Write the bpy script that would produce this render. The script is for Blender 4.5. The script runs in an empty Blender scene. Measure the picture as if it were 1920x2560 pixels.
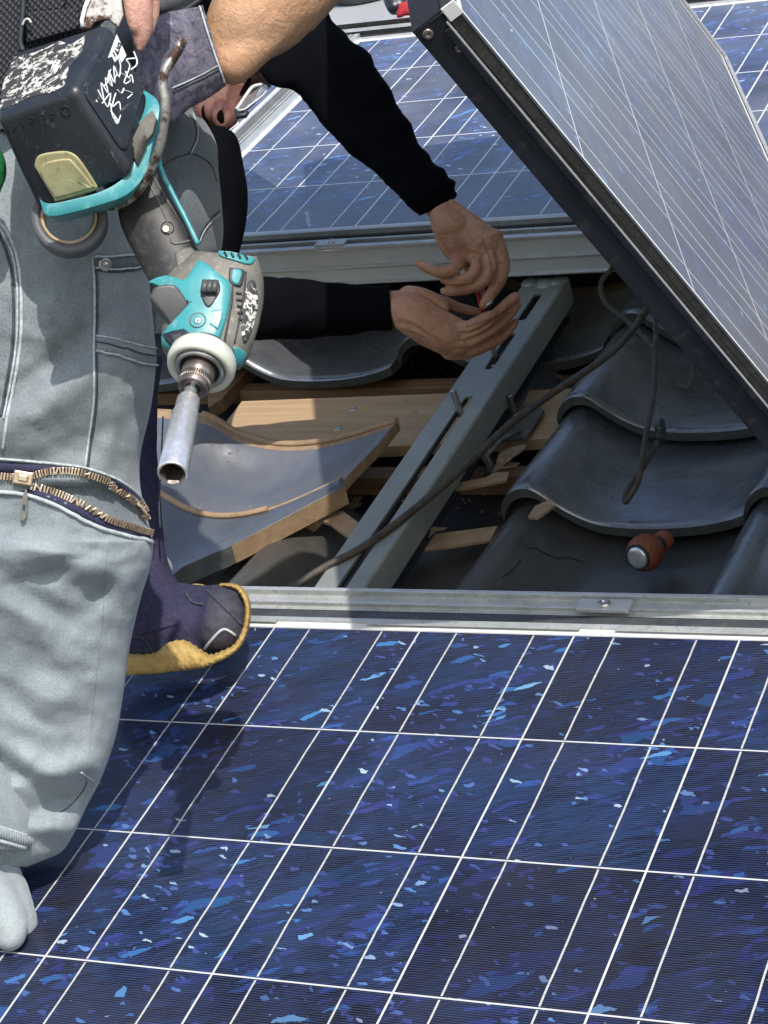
import bpy, bmesh, math, random
from mathutils import Vector, Matrix, noise
from mathutils.bvhtree import BVHTree
random.seed(7)
sc = bpy.context.scene
COL = sc.collection

# ------------------------------------------------------------------ camera
CP = Vector((1.00554423, -1.53921722, 1.10253516))
CR = Vector((0.9054988, 0.3600835, -0.22452574)).normalized()
CU = Vector((-0.00129856, 0.53145535, 0.84708531)).normalized()
CF = Vector((-0.42434685, 0.76674317, -0.48169977)).normalized()
cam = bpy.data.cameras.new('camera'); camo = bpy.data.objects.new('camera', cam); COL.objects.link(camo)
cam.sensor_fit = 'VERTICAL'; cam.sensor_height = 24.0; cam.sensor_width = 18.0
cam.lens = 24.0 * 5374.444 / 2560.0
cam.clip_start = 0.05; cam.clip_end = 2000
camo.matrix_world = Matrix(((CR.x, CU.x, -CF.x, CP.x), (CR.y, CU.y, -CF.y, CP.y), (CR.z, CU.z, -CF.z, CP.z), (0, 0, 0, 1)))
sc.camera = camo

# ------------------------------------------------------------------ light: everything is laid out in the roof's own frame, the roof slopes 25 degrees
SLOPE = math.radians(25)
SUN = Vector((0.42, -0.20, 1.0)).normalized()
w = bpy.data.worlds.new('World'); sc.world = w; w.use_nodes = True
nt = w.node_tree; nt.nodes.clear()
wo = nt.nodes.new('ShaderNodeOutputWorld'); bg = nt.nodes.new('ShaderNodeBackground'); sky = nt.nodes.new('ShaderNodeTexSky')
tc = nt.nodes.new('ShaderNodeTexCoord'); mp = nt.nodes.new('ShaderNodeMapping')
mp.inputs[2].default_value = (SLOPE, 0, 0)
nt.links.new(tc.outputs['Generated'], mp.inputs[0]); nt.links.new(mp.outputs[0], sky.inputs[0])
sg = Matrix.Rotation(SLOPE, 3, 'X') @ SUN
sky.sky_type = 'NISHITA'; sky.sun_disc = False
sky.sun_elevation = math.asin(sg.z); sky.sun_rotation = math.atan2(sg.x, sg.y)
sky.air_density = 1.2; sky.dust_density = 2.0; sky.ozone_density = 1.0
bg.inputs['Strength'].default_value = 0.15
nt.links.new(sky.outputs[0], bg.inputs[0]); nt.links.new(bg.outputs[0], wo.inputs[0])
sl = bpy.data.lights.new('sun', 'SUN'); sl.energy = 3.0; sl.angle = math.radians(0.5); sl.color = (1.0, 0.955, 0.89)
so = bpy.data.objects.new('sun', sl); COL.objects.link(so)
so.rotation_euler = SUN.to_track_quat('Z', 'Y').to_euler(); so.location = (0, 0, 6)
sc.view_settings.view_transform = 'Standard'; sc.view_settings.look = 'None'
sc.view_settings.exposure = 0.55; sc.view_settings.gamma = 1.0
sc.render.engine = 'CYCLES'

# ------------------------------------------------------------------ measuring: a direction seen in the photograph and a distance or a height give a point of the scene
FD = 5374.444 * 1659 / 1920.0
def W(x, y, d):
    return CP + (CF + CR * ((x - 829.44) / FD) - CU * ((y - 1105.9) / FD)) * d
def H(x, y, h):
    v = W(x, y, 1.0) - CP
    return CP + v * ((h - CP.z) / v.z)
def dep(p): return (p - CP).dot(CF)
def PX(d): return d / FD            # metres per picture unit at a distance
def fr(name, ox, oy, s):            # reads a point measured in an enlarged crop
    return lambda x, y: (ox + x * s, oy + y * s)
c1 = fr('', 0, 0, .3646); c2 = fr('', 0, 345.6, .4167); c3 = fr('', 518.4, 0, .4167)
c4 = fr('', 777.7, 345.6, .2604); c5 = fr('', 518.4, 553.0, .3646); c6 = fr('', 1036.9, 553.0, .3750)
c8 = fr('', 0, 950.5, .5078); c9 = fr('', 414.7, 129.6, .1146)

# ------------------------------------------------------------------ materials
class NT:
    def __init__(s, name, rough=.6, metal=0.0, spec=.5):
        s.m = bpy.data.materials.new(name); s.m.use_nodes = True; s.t = s.m.node_tree
        s.b = s.t.nodes['Principled BSDF']; s.out = s.t.nodes['Material Output']
        s.b.inputs['Roughness'].default_value = rough; s.b.inputs['Metallic'].default_value = metal
        s.b.inputs['Specular IOR Level'].default_value = spec
        s._o = None
    def n(s, ty, **k):
        x = s.t.nodes.new(ty)
        for a, v in k.items(): setattr(x, a, v)
        return x
    def put(s, v, sock):
        if hasattr(v, 'is_linked') or isinstance(v, bpy.types.NodeSocket): s.t.links.new(v, sock)
        elif isinstance(v, tuple) and len(v) == 3 and sock.type == 'RGBA': sock.default_value = (*v, 1)
        else: sock.default_value = v
    def co(s):
        if s._o is None: s._o = s.n('ShaderNodeTexCoord').outputs['Object']
        return s._o
    def M(s, op, a, b=None, c=None):
        x = s.n('ShaderNodeMath', operation=op)
        s.put(a, x.inputs[0])
        if b is not None: s.put(b, x.inputs[1])
        if c is not None: s.put(c, x.inputs[2])
        return x.outputs[0]
    def V(s, op, a, b=None):
        x = s.n('ShaderNodeVectorMath', operation=op); s.put(a, x.inputs[0])
        if b is not None:
            if op == 'SCALE': s.put(b, x.inputs['Scale'])
            else: s.put(b, x.inputs[1])
        return x.outputs[0]
    def map(s, v, sc=(1, 1, 1), rot=(0, 0, 0), loc=(0, 0, 0)):
        x = s.n('ShaderNodeMapping'); s.put(v, x.inputs['Vector'])
        x.inputs['Scale'].default_value = sc; x.inputs['Rotation'].default_value = rot; x.inputs['Location'].default_value = loc
        return x.outputs[0]
    def noise(s, scale, det=4, rough=.55, v=None, dist=0.0, col=False):
        x = s.n('ShaderNodeTexNoise'); s.put(v if v is not None else s.co(), x.inputs['Vector'])
        x.inputs['Scale'].default_value = scale; x.inputs['Detail'].default_value = det
        x.inputs['Roughness'].default_value = rough; x.inputs['Distortion'].default_value = dist
        return x.outputs['Color' if col else 'Fac']
    def vor(s, scale, v=None, feat='F1', out='Distance', rnd=1.0):
        x = s.n('ShaderNodeTexVoronoi', feature=feat); s.put(v if v is not None else s.co(), x.inputs['Vector'])
        x.inputs['Scale'].default_value = scale; x.inputs['Randomness'].default_value = rnd
        return x.outputs[out]
    def ramp(s, f, stops, interp='LINEAR'):
        x = s.n('ShaderNodeValToRGB'); s.put(f, x.inputs[0]); x.color_ramp.interpolation = interp
        e = x.color_ramp.elements
        while len(e) < len(stops): e.new(.5)
        for el, (p_, c_) in zip(e, stops):
            el.position = p_; el.color = (*c_, 1) if isinstance(c_, tuple) else (c_, c_, c_, 1)
        return x.outputs[0]
    def mix(s, f, a, b, bt='MIX'):
        x = s.n('ShaderNodeMix', data_type='RGBA', blend_type=bt)
        s.put(f, x.inputs[0]); s.put(a, x.inputs[6]); s.put(b, x.inputs[7]); return x.outputs[2]
    def sep(s, v):
        x = s.n('ShaderNodeSeparateXYZ'); s.put(v, x.inputs[0]); return x.outputs
    def comb(s, a, b, c):
        x = s.n('ShaderNodeCombineXYZ'); s.put(a, x.inputs[0]); s.put(b, x.inputs[1]); s.put(c, x.inputs[2]); return x.outputs[0]
    def col(s, v): s.put(v, s.b.inputs['Base Color']); return s
    def rough(s, v): s.put(v, s.b.inputs['Roughness']); return s
    def bump(s, h, st=.3, d=.001):
        x = s.n('ShaderNodeBump'); x.inputs['Strength'].default_value = st; x.inputs['Distance'].default_value = d
        s.put(h, x.inputs['Height']); s.t.links.new(x.outputs[0], s.b.inputs['Normal']); return s
    def coat(s, wgt, r):
        s.b.inputs['Coat Weight'].default_value = wgt; s.b.inputs['Coat Roughness'].default_value = r; return s

def simple(name, a, b, scale=60, rough=.5, metal=0.0, spec=.5, bump=.2, bd=.0005, lo=.35, hi=.7, fine=None):
    m = NT(name, rough, metal, spec)
    f = m.ramp(m.noise(scale, 6, .6), [(lo, a), (hi, b)])
    if fine: f = m.mix(m.ramp(m.noise(scale * 6, 4, .7), [(.55, 0.0), (.75, 1.0)]), f, fine)
    m.col(f); m.bump(m.noise(scale * 3, 5, .6), bump, bd)
    return m.m

P = 0.158
def cell_mat(name, jitter=0.0, bright=1.0, dust_haze=.03, rough=.25, fade=(.3, .33, .38), w0=1.0, gain=1.0, ior=1.5, bus=1.0, dmin=0.0, fl_=1.0, spec=.5, finger=.5, gapc=.74, dcol=.38):
    m = NT(name, rough, 0, .5)
    s = m.sep(m.V('SCALE', m.co(), 1.0 / P))
    u, v = s[0], s[1]
    cu, cv = m.M('FLOOR', u), m.M('FLOOR', v)
    fu, fv = m.M('SUBTRACT', u, cu), m.M('SUBTRACT', v, cv)
    cid = m.comb(m.M('MULTIPLY', cu, 3.71), m.M('MULTIPLY', cv, 5.13), m.M('ADD', cu, cv))
    # crystal grains of the silicon: slanted flakes of random blues, another pattern in each cell
    base = m.V('ADD', m.V('SCALE', m.comb(u, v, 0.0), 1.0), m.V('SCALE', cid, 1.0))
    wob = m.V('ADD', m.V('SCALE', m.V('SUBTRACT', m.noise(3.5, 1, .5, base, col=True), (.5, .5, .5)), .12), m.V('SCALE', m.V('SUBTRACT', m.noise(26, 2, .6, base, col=True), (.5, .5, .5)), .035))
    q = m.V('ADD', base, wob)
    g1 = m.map(m.map(q, (1, 1, 1), (0, 0, math.radians(-30))), (4.2, 11, 1))
    g2 = m.map(m.map(q, (1, 1, 1), (0, 0, math.radians(-26))), (8.5, 30, 1))
    g3 = m.map(m.map(q, (1, 1, 1), (0, 0, math.radians(18))), (20, 46, 1))
    g5 = m.map(m.map(q, (1, 1, 1), (0, 0, math.radians(-34))), (2.0, 4.2, 1))
    C1, C2, C3, C5 = [m.sep(m.vor(1, g, out='Color')) for g in (g1, g2, g3, g5)]
    clump = m.ramp(m.noise(1.9, 3, .6, base), [(.40, 0.0), (.70, 1.0)])
    tone = m.ramp(C5[0], [(0, (.001, .002, .007)), (.4, (.002, .006, .026)), (.68, (.006, .013, .065)), (.86, (.004, .036, .115)), (1, (.014, .010, .040))])
    tone = m.mix(.42, tone, m.ramp(C1[0], [(0, (.001, .002, .008)), (.45, (.004, .009, .038)), (.75, (.009, .015, .075)), (.92, (.005, .030, .09)), (1, (.022, .020, .085))]))
    tone = m.mix(.42, tone, m.ramp(C2[1], [(0, (.001, .002, .006)), (.5, (.004, .009, .038)), (.78, (.010, .018, .08)), (.93, (.016, .030, .13)), (1, (.008, .045, .13))]))
    g4 = m.map(m.map(q, (1, 1, 1), (0, 0, math.radians(-24))), (3.2, 60, 1))
    st = m.noise(1.0, 6, .75, g4)
    tone = m.mix(m.M('MULTIPLY', m.ramp(st, [(.46, 0.0), (.58, 1.0)]), m.ramp(m.noise(1.1, 2, .5, m.V('ADD', base, (1.7, 9.1, 0.0))), [(.40, .15), (.60, .9)])), tone, (.013, .036, .105))
    brn = m.ramp(m.noise(1.1, 2, .5, m.V('ADD', base, (7.7, 3.1, 0.0))), [(.5, 0.0), (.70, .8)])
    tone = m.mix(brn, tone, m.mix(.6, tone, (.012, .006, .014)))
    f1 = m.M('GREATER_THAN', C1[1], m.M('SUBTRACT', .985, m.M('MULTIPLY', clump, .12)))
    tone = m.mix(m.M('MULTIPLY', f1, .8), tone, m.ramp(C1[2], [(0, (.012, .018, .11)), (.6, (.022, .040, .19)), (1, (.012, .085, .24))]))
    fl = m.M('GREATER_THAN', C2[0], m.M('SUBTRACT', .985, m.M('MULTIPLY', clump, .20)))
    tone = m.mix(m.M('MULTIPLY', fl, .85), tone, m.ramp(C2[2], [(0, (.015, .022, .13)), (.5, (.030, .040, .22)), (.85, (.02, .08, .28)), (.96, (.04, .20, .48)), (1, (.20, .45, .70))]))
    f3 = m.M('GREATER_THAN', C3[0], m.M('SUBTRACT', .994, m.M('MULTIPLY', clump, .085)))
    tone = m.mix(m.M('MULTIPLY', f3, .85), tone, m.ramp(C3[1], [(0, (.025, .03, .15)), (.6, (.05, .08, .30)), (.85, (.10, .25, .55)), (1, (.50, .62, .72))]))
    pc = m.sep(m.vor(1.0, m.V('ADD', m.comb(cu, cv, 0.0), (.5, .5, 0.0)), out='Color', rnd=0.0))
    tone = m.mix(1.0, tone, m.ramp(pc[0], [(0, (.45, .42, .50)), (.5, (.80, .85, .90)), (1, (1.25, 1.25, 1.2))]), 'MULTIPLY')
    if gain != 1.0: tone = m.mix(1.0, tone, (gain, gain, gain), 'MULTIPLY')
    # thin silver fingers
    fg = m.M('PINGPONG', m.M('MULTIPLY', fv, 62.0), .5)
    fgm = m.M('LESS_THAN', fg, .085)
    tone = m.mix(m.M('MULTIPLY', fgm, finger), tone, (.16, .175, .22))
    # busbars at one and three quarters of each cell, solder dashes along them
    jit = m.M('MULTIPLY', m.M('SUBTRACT', m.noise(1.0, 0, .5, m.comb(m.M('MULTIPLY', cv, 7.3), m.M('MULTIPLY', cu, 2.9), 0.0)), .5), jitter)
    wav = m.M('MULTIPLY', m.M('SUBTRACT', m.noise(3.0, 1, .5, m.comb(m.M('MULTIPLY', cu, 7.3), m.M('MULTIPLY', v, 1.0), 0.0)), .5), .012)
    bx = m.M('ADD', m.M('ADD', fu, jit), wav)
    bb = m.M('ABSOLUTE', m.M('SUBTRACT', m.M('PINGPONG', bx, .5), .25))
    bbm = m.M('LESS_THAN', bb, .0062 * w0)
    inside = m.M('LESS_THAN', m.M('ABSOLUTE', m.M('SUBTRACT', fv, .5)), .487)
    bbm = m.M('MULTIPLY', bbm, inside)
    bcol = m.ramp(m.noise(26, 3, .7, m.comb(cu, v, cv)), [(.35, (.33, .34, .34)), (.6, (.48, .48, .45)), (.8, (.54, .49, .36))])
    if bus != 1.0: bcol = m.mix(1.0, bcol, (bus, bus, bus), 'MULTIPLY')
    tone = m.mix(bbm, tone, bcol)
    # gaps between cells: white backsheet
    gx = m.M('GREATER_THAN', m.M('ABSOLUTE', m.M('SUBTRACT', fu, .5)), .5 - .0066 * w0)
    gy = m.M('GREATER_THAN', m.M('ABSOLUTE', m.M('SUBTRACT', fv, .5)), .5 - .0060 * w0)
    tone = m.mix(m.M('MAXIMUM', gx, gy), tone, (gapc, gapc * 1.01, gapc * 1.02))
    # dusty film on the glass; on far and raised panels also painted glare
    du = m.ramp(m.noise(7, 5, .6), [(.30, dmin), (.75, 1.0)])
    tone = m.mix(m.M('MULTIPLY', m.M('MULTIPLY', du, dust_haze), m.M('SUBTRACT', 1.0, m.M('MULTIPLY', m.M('MAXIMUM', bbm, m.M('MAXIMUM', gx, gy)), .8))), tone, (dcol, dcol * .98, dcol * .95))
    spk = m.M('GREATER_THAN', m.noise(150, 2, .5), .765)
    tone = m.mix(m.M('MULTIPLY', spk, .35), tone, (.55, .55, .52))
    m.col(tone)
    m.rough(m.ramp(m.noise(12, 4), [(.3, rough * .8), (.8, rough * 1.35)]))
    m.bump(m.noise(900, 2, .5), .12, .0004)
    m.coat(.12, .10); m.b.inputs['IOR'].default_value = ior; m.b.inputs['Specular IOR Level'].default_value = spec
    return m.m

MT = {}
MT['cells'] = cell_mat('solar_cells_near', 0.012, gain=.78, spec=.28, finger=.28, gapc=.50, w0=.88)
MT['cells_far'] = cell_mat('solar_cells_far', 0.0, dust_haze=.34, rough=.30, w0=1.2, gain=1.5, ior=2.2, bus=1.5)  # strong film and gain put the sky glare into the cell colour
MT['cells_up'] = cell_mat('solar_cells_raised', 0.05, dust_haze=.78, rough=.38, w0=.8, gain=1.0, ior=1.55, bus=1.8, dmin=.48, dcol=.165)  # heavy even film stands for bright haze reflected in the glass
MT['backsheet'] = simple('white_backsheet', (.62, .62, .60), (.75, .75, .73), 90, .35)
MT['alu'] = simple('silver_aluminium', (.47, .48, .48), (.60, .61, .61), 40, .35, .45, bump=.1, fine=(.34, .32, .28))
MT['alu_dirty'] = simple('weathered_aluminium', (.38, .40, .39), (.55, .56, .54), 26, .42, .4, bump=.2, fine=(.25, .22, .16))
MT['alu_face'] = simple('matt_grey_rail', (.50, .52, .50), (.60, .62, .60), 18, .5, .15, bump=.1)
MT['black_rubber'] = simple('black_sealing', (.012, .012, .012), (.03, .03, .03), 70, .6, fine=(.09, .08, .06))
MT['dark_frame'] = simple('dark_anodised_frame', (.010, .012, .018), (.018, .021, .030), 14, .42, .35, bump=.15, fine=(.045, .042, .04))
MT['dark_band'] = simple('dark_cover_strip', (.04, .043, .05), (.075, .08, .085), 30, .5, .2, fine=(.12, .11, .09))
MT['grime'] = simple('brown_grime', (.09, .075, .055), (.30, .27, .21), 120, .8)
MT['galv'] = simple('green_grey_painted_steel', (.25, .27, .25), (.31, .33, .305), 22, .42, .25, bump=.15, fine=(.30, .32, .29))
MT['steel'] = simple('worn_steel', (.42, .41, .40), (.68, .67, .65), 60, .3, .95, fine=(.30, .27, .24))
MT['chrome'] = simple('scratched_chrome', (.72, .71, .71), (.92, .91, .91), 160, .26, .75, bump=.25)
MT['brown_steel'] = simple('tarnished_collar_steel', (.20, .16, .14), (.38, .33, .29), 90, .35, .85)
MT['deck'] = simple('black_roofing_felt', (.008, .009, .012), (.022, .023, .027), 40, .75, bump=.6, bd=.002, fine=(.05, .045, .035))
MT['sheet'] = simple('grey_coated_ridge_sheet', (.30, .31, .33), (.37, .38, .40), 6, .5, .1)
MT['cable'] = simple('dusty_black_cable', (.030, .025, .020), (.085, .068, .05), 90, .6, bump=.4, fine=(.12, .105, .08))
MT['black_cloth'] = None

# glazed clay tile: smoky silver-black glaze with dust and raw clay where it was never glazed
def tile_mat(name, a, b, blue=.3, r=.34, metal=.25):
    m = NT(name, r, metal, .5)
    f = m.ramp(m.noise(9, 6, .65), [(.3, a), (.7, b)])
    f = m.mix(m.M('MULTIPLY', m.ramp(m.noise(5, 3, .6, m.V('ADD', m.co(), (3.3, 1.2, .4))), [(.45, 0.0), (.7, 1.0)]), blue), f, (.09, .12, .21))
    st = m.ramp(m.noise(26, 6, .75, dist=1.5), [(.56, 0.0), (.72, 1.0)])
    f = m.mix(m.M('MULTIPLY', st, .35), f, (.16, .145, .115))
    sp = m.M('GREATER_THAN', m.noise(210, 2, .5), .74)
    f = m.mix(m.M('MULTIPLY', sp, .5), f, (.02, .018, .015))
    m.col(f); m.rough(m.ramp(m.noise(14, 5, .7), [(.3, r * .8), (.75, r * 1.7)]))
    m.bump(m.M('ADD', m.noise(45, 6, .65), m.M('MULTIPLY', m.noise(11, 3, .5), 3.0)), .45, .0016); m.coat(.5, .22)
    return m.m
MT['tile'] = tile_mat('smoked_grey_roof_tile', (.11, .116, .125), (.27, .277, .288), .2, .24, .6)
MT['tile_blue'] = tile_mat('dusty_blue_grey_tile', (.085, .095, .118), (.165, .170, .185), .22, .40, .10)
MT['tile_loose'] = tile_mat('grey_loose_tile', (.07, .077, .088), (.14, .15, .165), .2, .36, .2)
MT['tile_brown'] = tile_mat('shaded_dusty_tile', (.038, .037, .034), (.085, .078, .068), .05, .45, .2)  # darkened past its own brown to stand for shade by the bracket
MT['tile_edge'] = simple('dull_tile_edge', (.07, .075, .074), (.12, .127, .12), 60, .55, bump=.4, bd=.001, fine=(.11, .11, .095))
MT['clay'] = simple('raw_orange_clay', (.27, .175, .10), (.39, .265, .155), 70, .85, bump=.5, bd=.001, fine=(.16, .11, .07))
def wood(name, a, b, c):
    m = NT(name, .65)
    v = m.map(m.co(), (3, 60, 60))
    f = m.ramp(m.noise(1.4, 5, .6, v, dist=.6), [(.3, a), (.55, b), (.75, c)])
    f = m.mix(m.ramp(m.noise(40, 4, .6), [(.60, 0.0), (.72, .5)]), f, (.20, .13, .08))
    m.col(f); m.bump(m.noise(2, 5, .6, v), .25, .0006); return m.m
MT['wood'] = wood('bare_pine_board', (.34, .22, .12), (.42, .29, .165), (.47, .34, .205))
MT['wood_dark'] = wood('old_brown_batten', (.16, .085, .045), (.26, .15, .08), (.32, .19, .105))
MT['leaf'] = simple('dry_brown_leaf', (.14, .09, .05), (.30, .21, .12), 80, .8)

def denim(name, dark, mid, light, patch=2.6):
    m = NT(name, .85, 0, .25)
    big = m.noise(patch * 2.2, 4, .55)
    f = m.ramp(big, [(.34, dark), (.50, mid), (.66, light)])
    f = m.mix(m.ramp(m.noise(40, 5, .75), [(.45, 0.0), (.7, .45)]), f, light)
    fleck = m.noise(900, 3, .8)
    f = m.mix(m.ramp(fleck, [(.35, 0.0), (.65, .5)]), f, m.mix(.5, f, (.50, .56, .58)), 'MIX')
    f = m.mix(m.ramp(m.noise(520, 4, .8, m.V('ADD', m.co(), (5., 1., 2.))), [(.5, 0.0), (.62, .4)]), f, dark)
    m.col(f); m.bump(m.noise(420, 4, .8), .6, .001)
    m.b.inputs['Sheen Weight'].default_value = .25
    return m.m
MT['denim'] = denim('faded_grey_blue_denim', (.085, .104, .116), (.165, .19, .202), (.28, .31, .32))
MT['denim_light'] = denim('sunlit_denim_shin', (.115, .145, .165), (.205, .245, .265), (.33, .37, .38), 2.4)  # lighter copy of the jeans: sun on the lower leg painted in
MT['denim_dark'] = denim('shaded_dark_denim', (.030, .043, .053), (.055, .073, .085), (.10, .125, .14))  # darker copy of the jeans, shade put into its colour
MT['seam'] = simple('pale_worn_seam', (.30, .34, .36), (.55, .60, .61), 300, .9)
MT['seam_dark'] = simple('dark_stitch', (.03, .04, .055), (.07, .085, .10), 300, .9)
MT['navy_tape'] = simple('navy_zip_tape', (.018, .018, .05), (.035, .036, .09), 400, .85, bump=.4)
MT['brass'] = simple('antique_brass_teeth', (.45, .33, .22), (.70, .56, .42), 120, .32, .9)
MT['navy'] = None
m = NT('navy_cotton_twill', .9, 0, .2)
f = m.ramp(m.noise(8, 5, .6), [(.3, (.018, .017, .042)), (.7, (.038, .036, .075))])
f = m.mix(m.ramp(m.noise(300, 3, .8), [(.4, 0.0), (.7, .5)]), f, (.07, .065, .115))
tw = m.M('PINGPONG', m.M('MULTIPLY', m.sep(m.map(m.co(), (1, 1, 1), (.3, .5, .9)))[0], 480.0), .5)
m.col(f); m.bump(m.M('ADD', tw, m.noise(200, 4, .7)), .35, .0008); MT['navy'] = m.m
MT['grey_canvas'] = simple('worn_dark_boot_rubber', (.022, .021, .038), (.045, .043, .066), 120, .7, bump=.4, fine=(.12, .12, .12))
m = NT('ochre_crepe_rubber', .8, 0, .3)
f = m.ramp(m.noise(60, 5, .7), [(.3, (.30, .19, .055)), (.7, (.52, .36, .13))])
m.col(m.mix(m.ramp(m.noise(25, 4, .7), [(.55, 0.0), (.75, .6)]), f, (.20, .15, .09))); m.bump(m.noise(140, 4, .7), .8, .003)
MT['crepe'] = m.m
m = NT('black_stretch_fabric', .9, 0, .05)
m.col(m.ramp(m.noise(14, 4), [(.3, (.0018, .0019, .0028)), (.7, (.0035, .0038, .0055))]))
m.bump(m.noise(160, 4, .6), .3, .001); MT['black_cloth'] = m.m

def skin(name, a, b, c, sss=.12):
    m = NT(name, .48, 0, .4)
    f = m.ramp(m.noise(22, 5, .6), [(.3, a), (.5, b), (.72, c)])
    f = m.mix(m.ramp(m.noise(160, 4, .75), [(.52, 0.0), (.72, .35)]), f, tuple(x * .45 for x in a))
    m.col(f); m.bump(m.M('ADD', m.noise(330, 4, .7), m.M('MULTIPLY', m.noise(110, 5, .7, dist=1.0), 2.2)), .6, .0012)
    m.b.inputs['Subsurface Weight'].default_value = sss; m.b.inputs['Subsurface Radius'].default_value = (.006, .002, .001)
    return m.m
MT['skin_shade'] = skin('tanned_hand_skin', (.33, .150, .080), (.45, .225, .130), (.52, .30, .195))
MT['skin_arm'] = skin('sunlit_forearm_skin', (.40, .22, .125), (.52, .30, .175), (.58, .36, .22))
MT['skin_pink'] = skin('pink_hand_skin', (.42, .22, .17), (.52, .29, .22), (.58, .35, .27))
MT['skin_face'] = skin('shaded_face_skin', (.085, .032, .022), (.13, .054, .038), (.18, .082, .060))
MT['nail'] = simple('finger_nail', (.36, .22, .18), (.46, .31, .26), 200, .35)
m = NT('grey_camouflage_cotton', .85, 0, .2)
f = m.ramp(m.noise(52, 3, .6, dist=2.2), [(.40, (.075, .07, .10)), (.47, (.13, .125, .165)), (.56, (.11, .10, .14)), (.66, (.25, .235, .27))], 'CONSTANT')
f = m.mix(m.ramp(m.noise(110, 5, .8), [(.45, 0.0), (.7, .4)]), f, (.30, .29, .33))
m.col(f); m.bump(m.noise(380, 3, .7), .4, .0006); MT['camo'] = m.m
m = NT('black_nylon_webbing', .7, 0, .3)
s_ = m.sep(m.V('SCALE', m.co(), 1.0))
wv = m.M('MULTIPLY', m.M('SINE', m.M('MULTIPLY', s_[0], 1500.0)), m.M('SINE', m.M('MULTIPLY', s_[2], 1300.0)))
m.col(m.mix(m.ramp(wv, [(.0, 0.0), (.6, 1.0)]), (.012, .013, .016), (.055, .056, .062))); m.bump(wv, .6, .0012); MT['webbing'] = m.m
# impact driver
m = NT('scuffed_black_plastic', .36)
f = m.ramp(m.noise(16, 5), [(.3, (.012, .015, .021)), (.7, (.026, .029, .037))])
s1 = m.ramp(m.noise(6, 4, .7, m.map(m.co(), (4, 90, 12), (.4, .2, .9))), [(.62, 0.0), (.68, .7)]); s2 = m.ramp(m.noise(6, 4, .7, m.map(m.co(), (80, 5, 20), (.1, .7, .3))), [(.64, 0.0), (.70, .7)])
s3 = m.ramp(m.noise(130, 4, .7), [(.64, 0.0), (.72, .6)])
f = m.mix(m.M('MAXIMUM', m.M('MAXIMUM', s1, s2), s3), f, (.12, .13, .14)); m.col(f); m.rough(m.ramp(m.noise(30, 4), [(.3, .28), (.7, .5)])); m.bump(m.noise(90, 5), .2, .0005); MT['bat'] = m.m
MT['rubber_grip'] = simple('dusty_black_grip_rubber', (.014, .014, .015), (.034, .033, .031), 14, .5, fine=(.075, .07, .06), bump=.35)
MT['rubber_grey'] = simple('worn_grey_overmould', (.085, .08, .068), (.17, .16, .135), 30, .6, fine=(.30, .28, .23), bump=.3)
MT['teal'] = simple('teal_tool_plastic', (.030, .21, .235), (.052, .29, .31), 12, .36, fine=(.20, .40, .40), bump=.12)
MT['ring'] = simple('translucent_white_bumper', (.50, .52, .45), (.68, .69, .60), 18, .35, fine=(.42, .42, .33))
MT['pad'] = simple('aged_yellow_pad', (.30, .26, .13), (.46, .41, .23), 24, .55, bump=.4, bd=.001, fine=(.20, .17, .09))
MT['trigger'] = simple('grey_trigger_plastic', (.045, .045, .047), (.075, .075, .075), 30, .42)
m = NT('rusty_hook_steel', .5, .6)
rf = m.ramp(m.noise(45, 5, .7), [(.46, 0.0), (.56, 1.0)])
m.col(m.mix(rf, (.48, .46, .42), (.085, .05, .038))); m.rough(m.ramp(rf, [(0, .3), (1, .75)])); m.bump(m.noise(150, 4), .4, .001); MT['rust'] = m.m
m = NT('worn_white_rating_label', .6)
k = m.ramp(m.noise(48, 6, .72, dist=1.2), [(.495, 0.0), (.515, 1.0)])
kk = m.ramp(m.noise(170, 4, .75), [(.50, 0.0), (.53, 1.0)])
m.col(m.mix(m.M('MAXIMUM', k, kk), (.60, .59, .52), (.035, .034, .036))); MT['label'] = m.m
MT['white_paint'] = simple('white_marker_paint', (.70, .71, .72), (.85, .85, .85), 200, .6)
MT['yellow_bolt'] = simple('yellowish_screw_steel', (.45, .38, .24), (.60, .52, .36), 150, .35, .8)
MT['tape'] = simple('grey_vinyl_tape_roll', (.07, .072, .076), (.11, .112, .118), 24, .5)
MT['card'] = simple('cardboard_core', (.34, .24, .14), (.46, .34, .21), 90, .85)
MT['green'] = simple('green_plastic', (.010, .10, .035), (.02, .17, .06), 30, .4)
MT['orange_grip'] = simple('orange_rubber_grip', (.20, .055, .022), (.30, .095, .04), 60, .6, bump=.3, fine=(.12, .04, .02))
MT['red'] = simple('red_glove_cloth', (.35, .012, .02), (.50, .03, .045), 90, .8)
MT['dark_grey_plastic'] = simple('dark_grey_plastic', (.05, .055, .062), (.09, .095, .10), 20, .5)
MT['socks'] = denim('grey_marl_boot_fabric', (.17, .20, .215), (.27, .305, .32), (.36, .40, .405), 3.0)
MT['grey_shirt'] = simple('grey_work_shirt', (.10, .11, .125), (.15, .16, .175), 300, .9)
MT['glassframe'] = simple('white_spectacle_frame', (.55, .55, .54), (.72, .72, .70), 60, .3)
m = NT('spectacle_lens', .05, 0, .5); m.b.inputs['Transmission Weight'].default_value = .9; m.b.inputs['IOR'].default_value = 1.12
m.col((.85, .87, .9)); MT['lens'] = m.m
MT['void'] = NT('dark_hollow', 1.0, 0, 0.0).col((.004, .002, .002)).m
MT['brow'] = simple('dark_hair', (.012, .010, .009), (.03, .026, .022), 200, .7)
m = NT('far_ground', .9); m.col(m.ramp(m.noise(.3, 5), [(.3, (.10, .12, .07)), (.7, (.20, .19, .15))])); MT['ground'] = m.m

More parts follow.
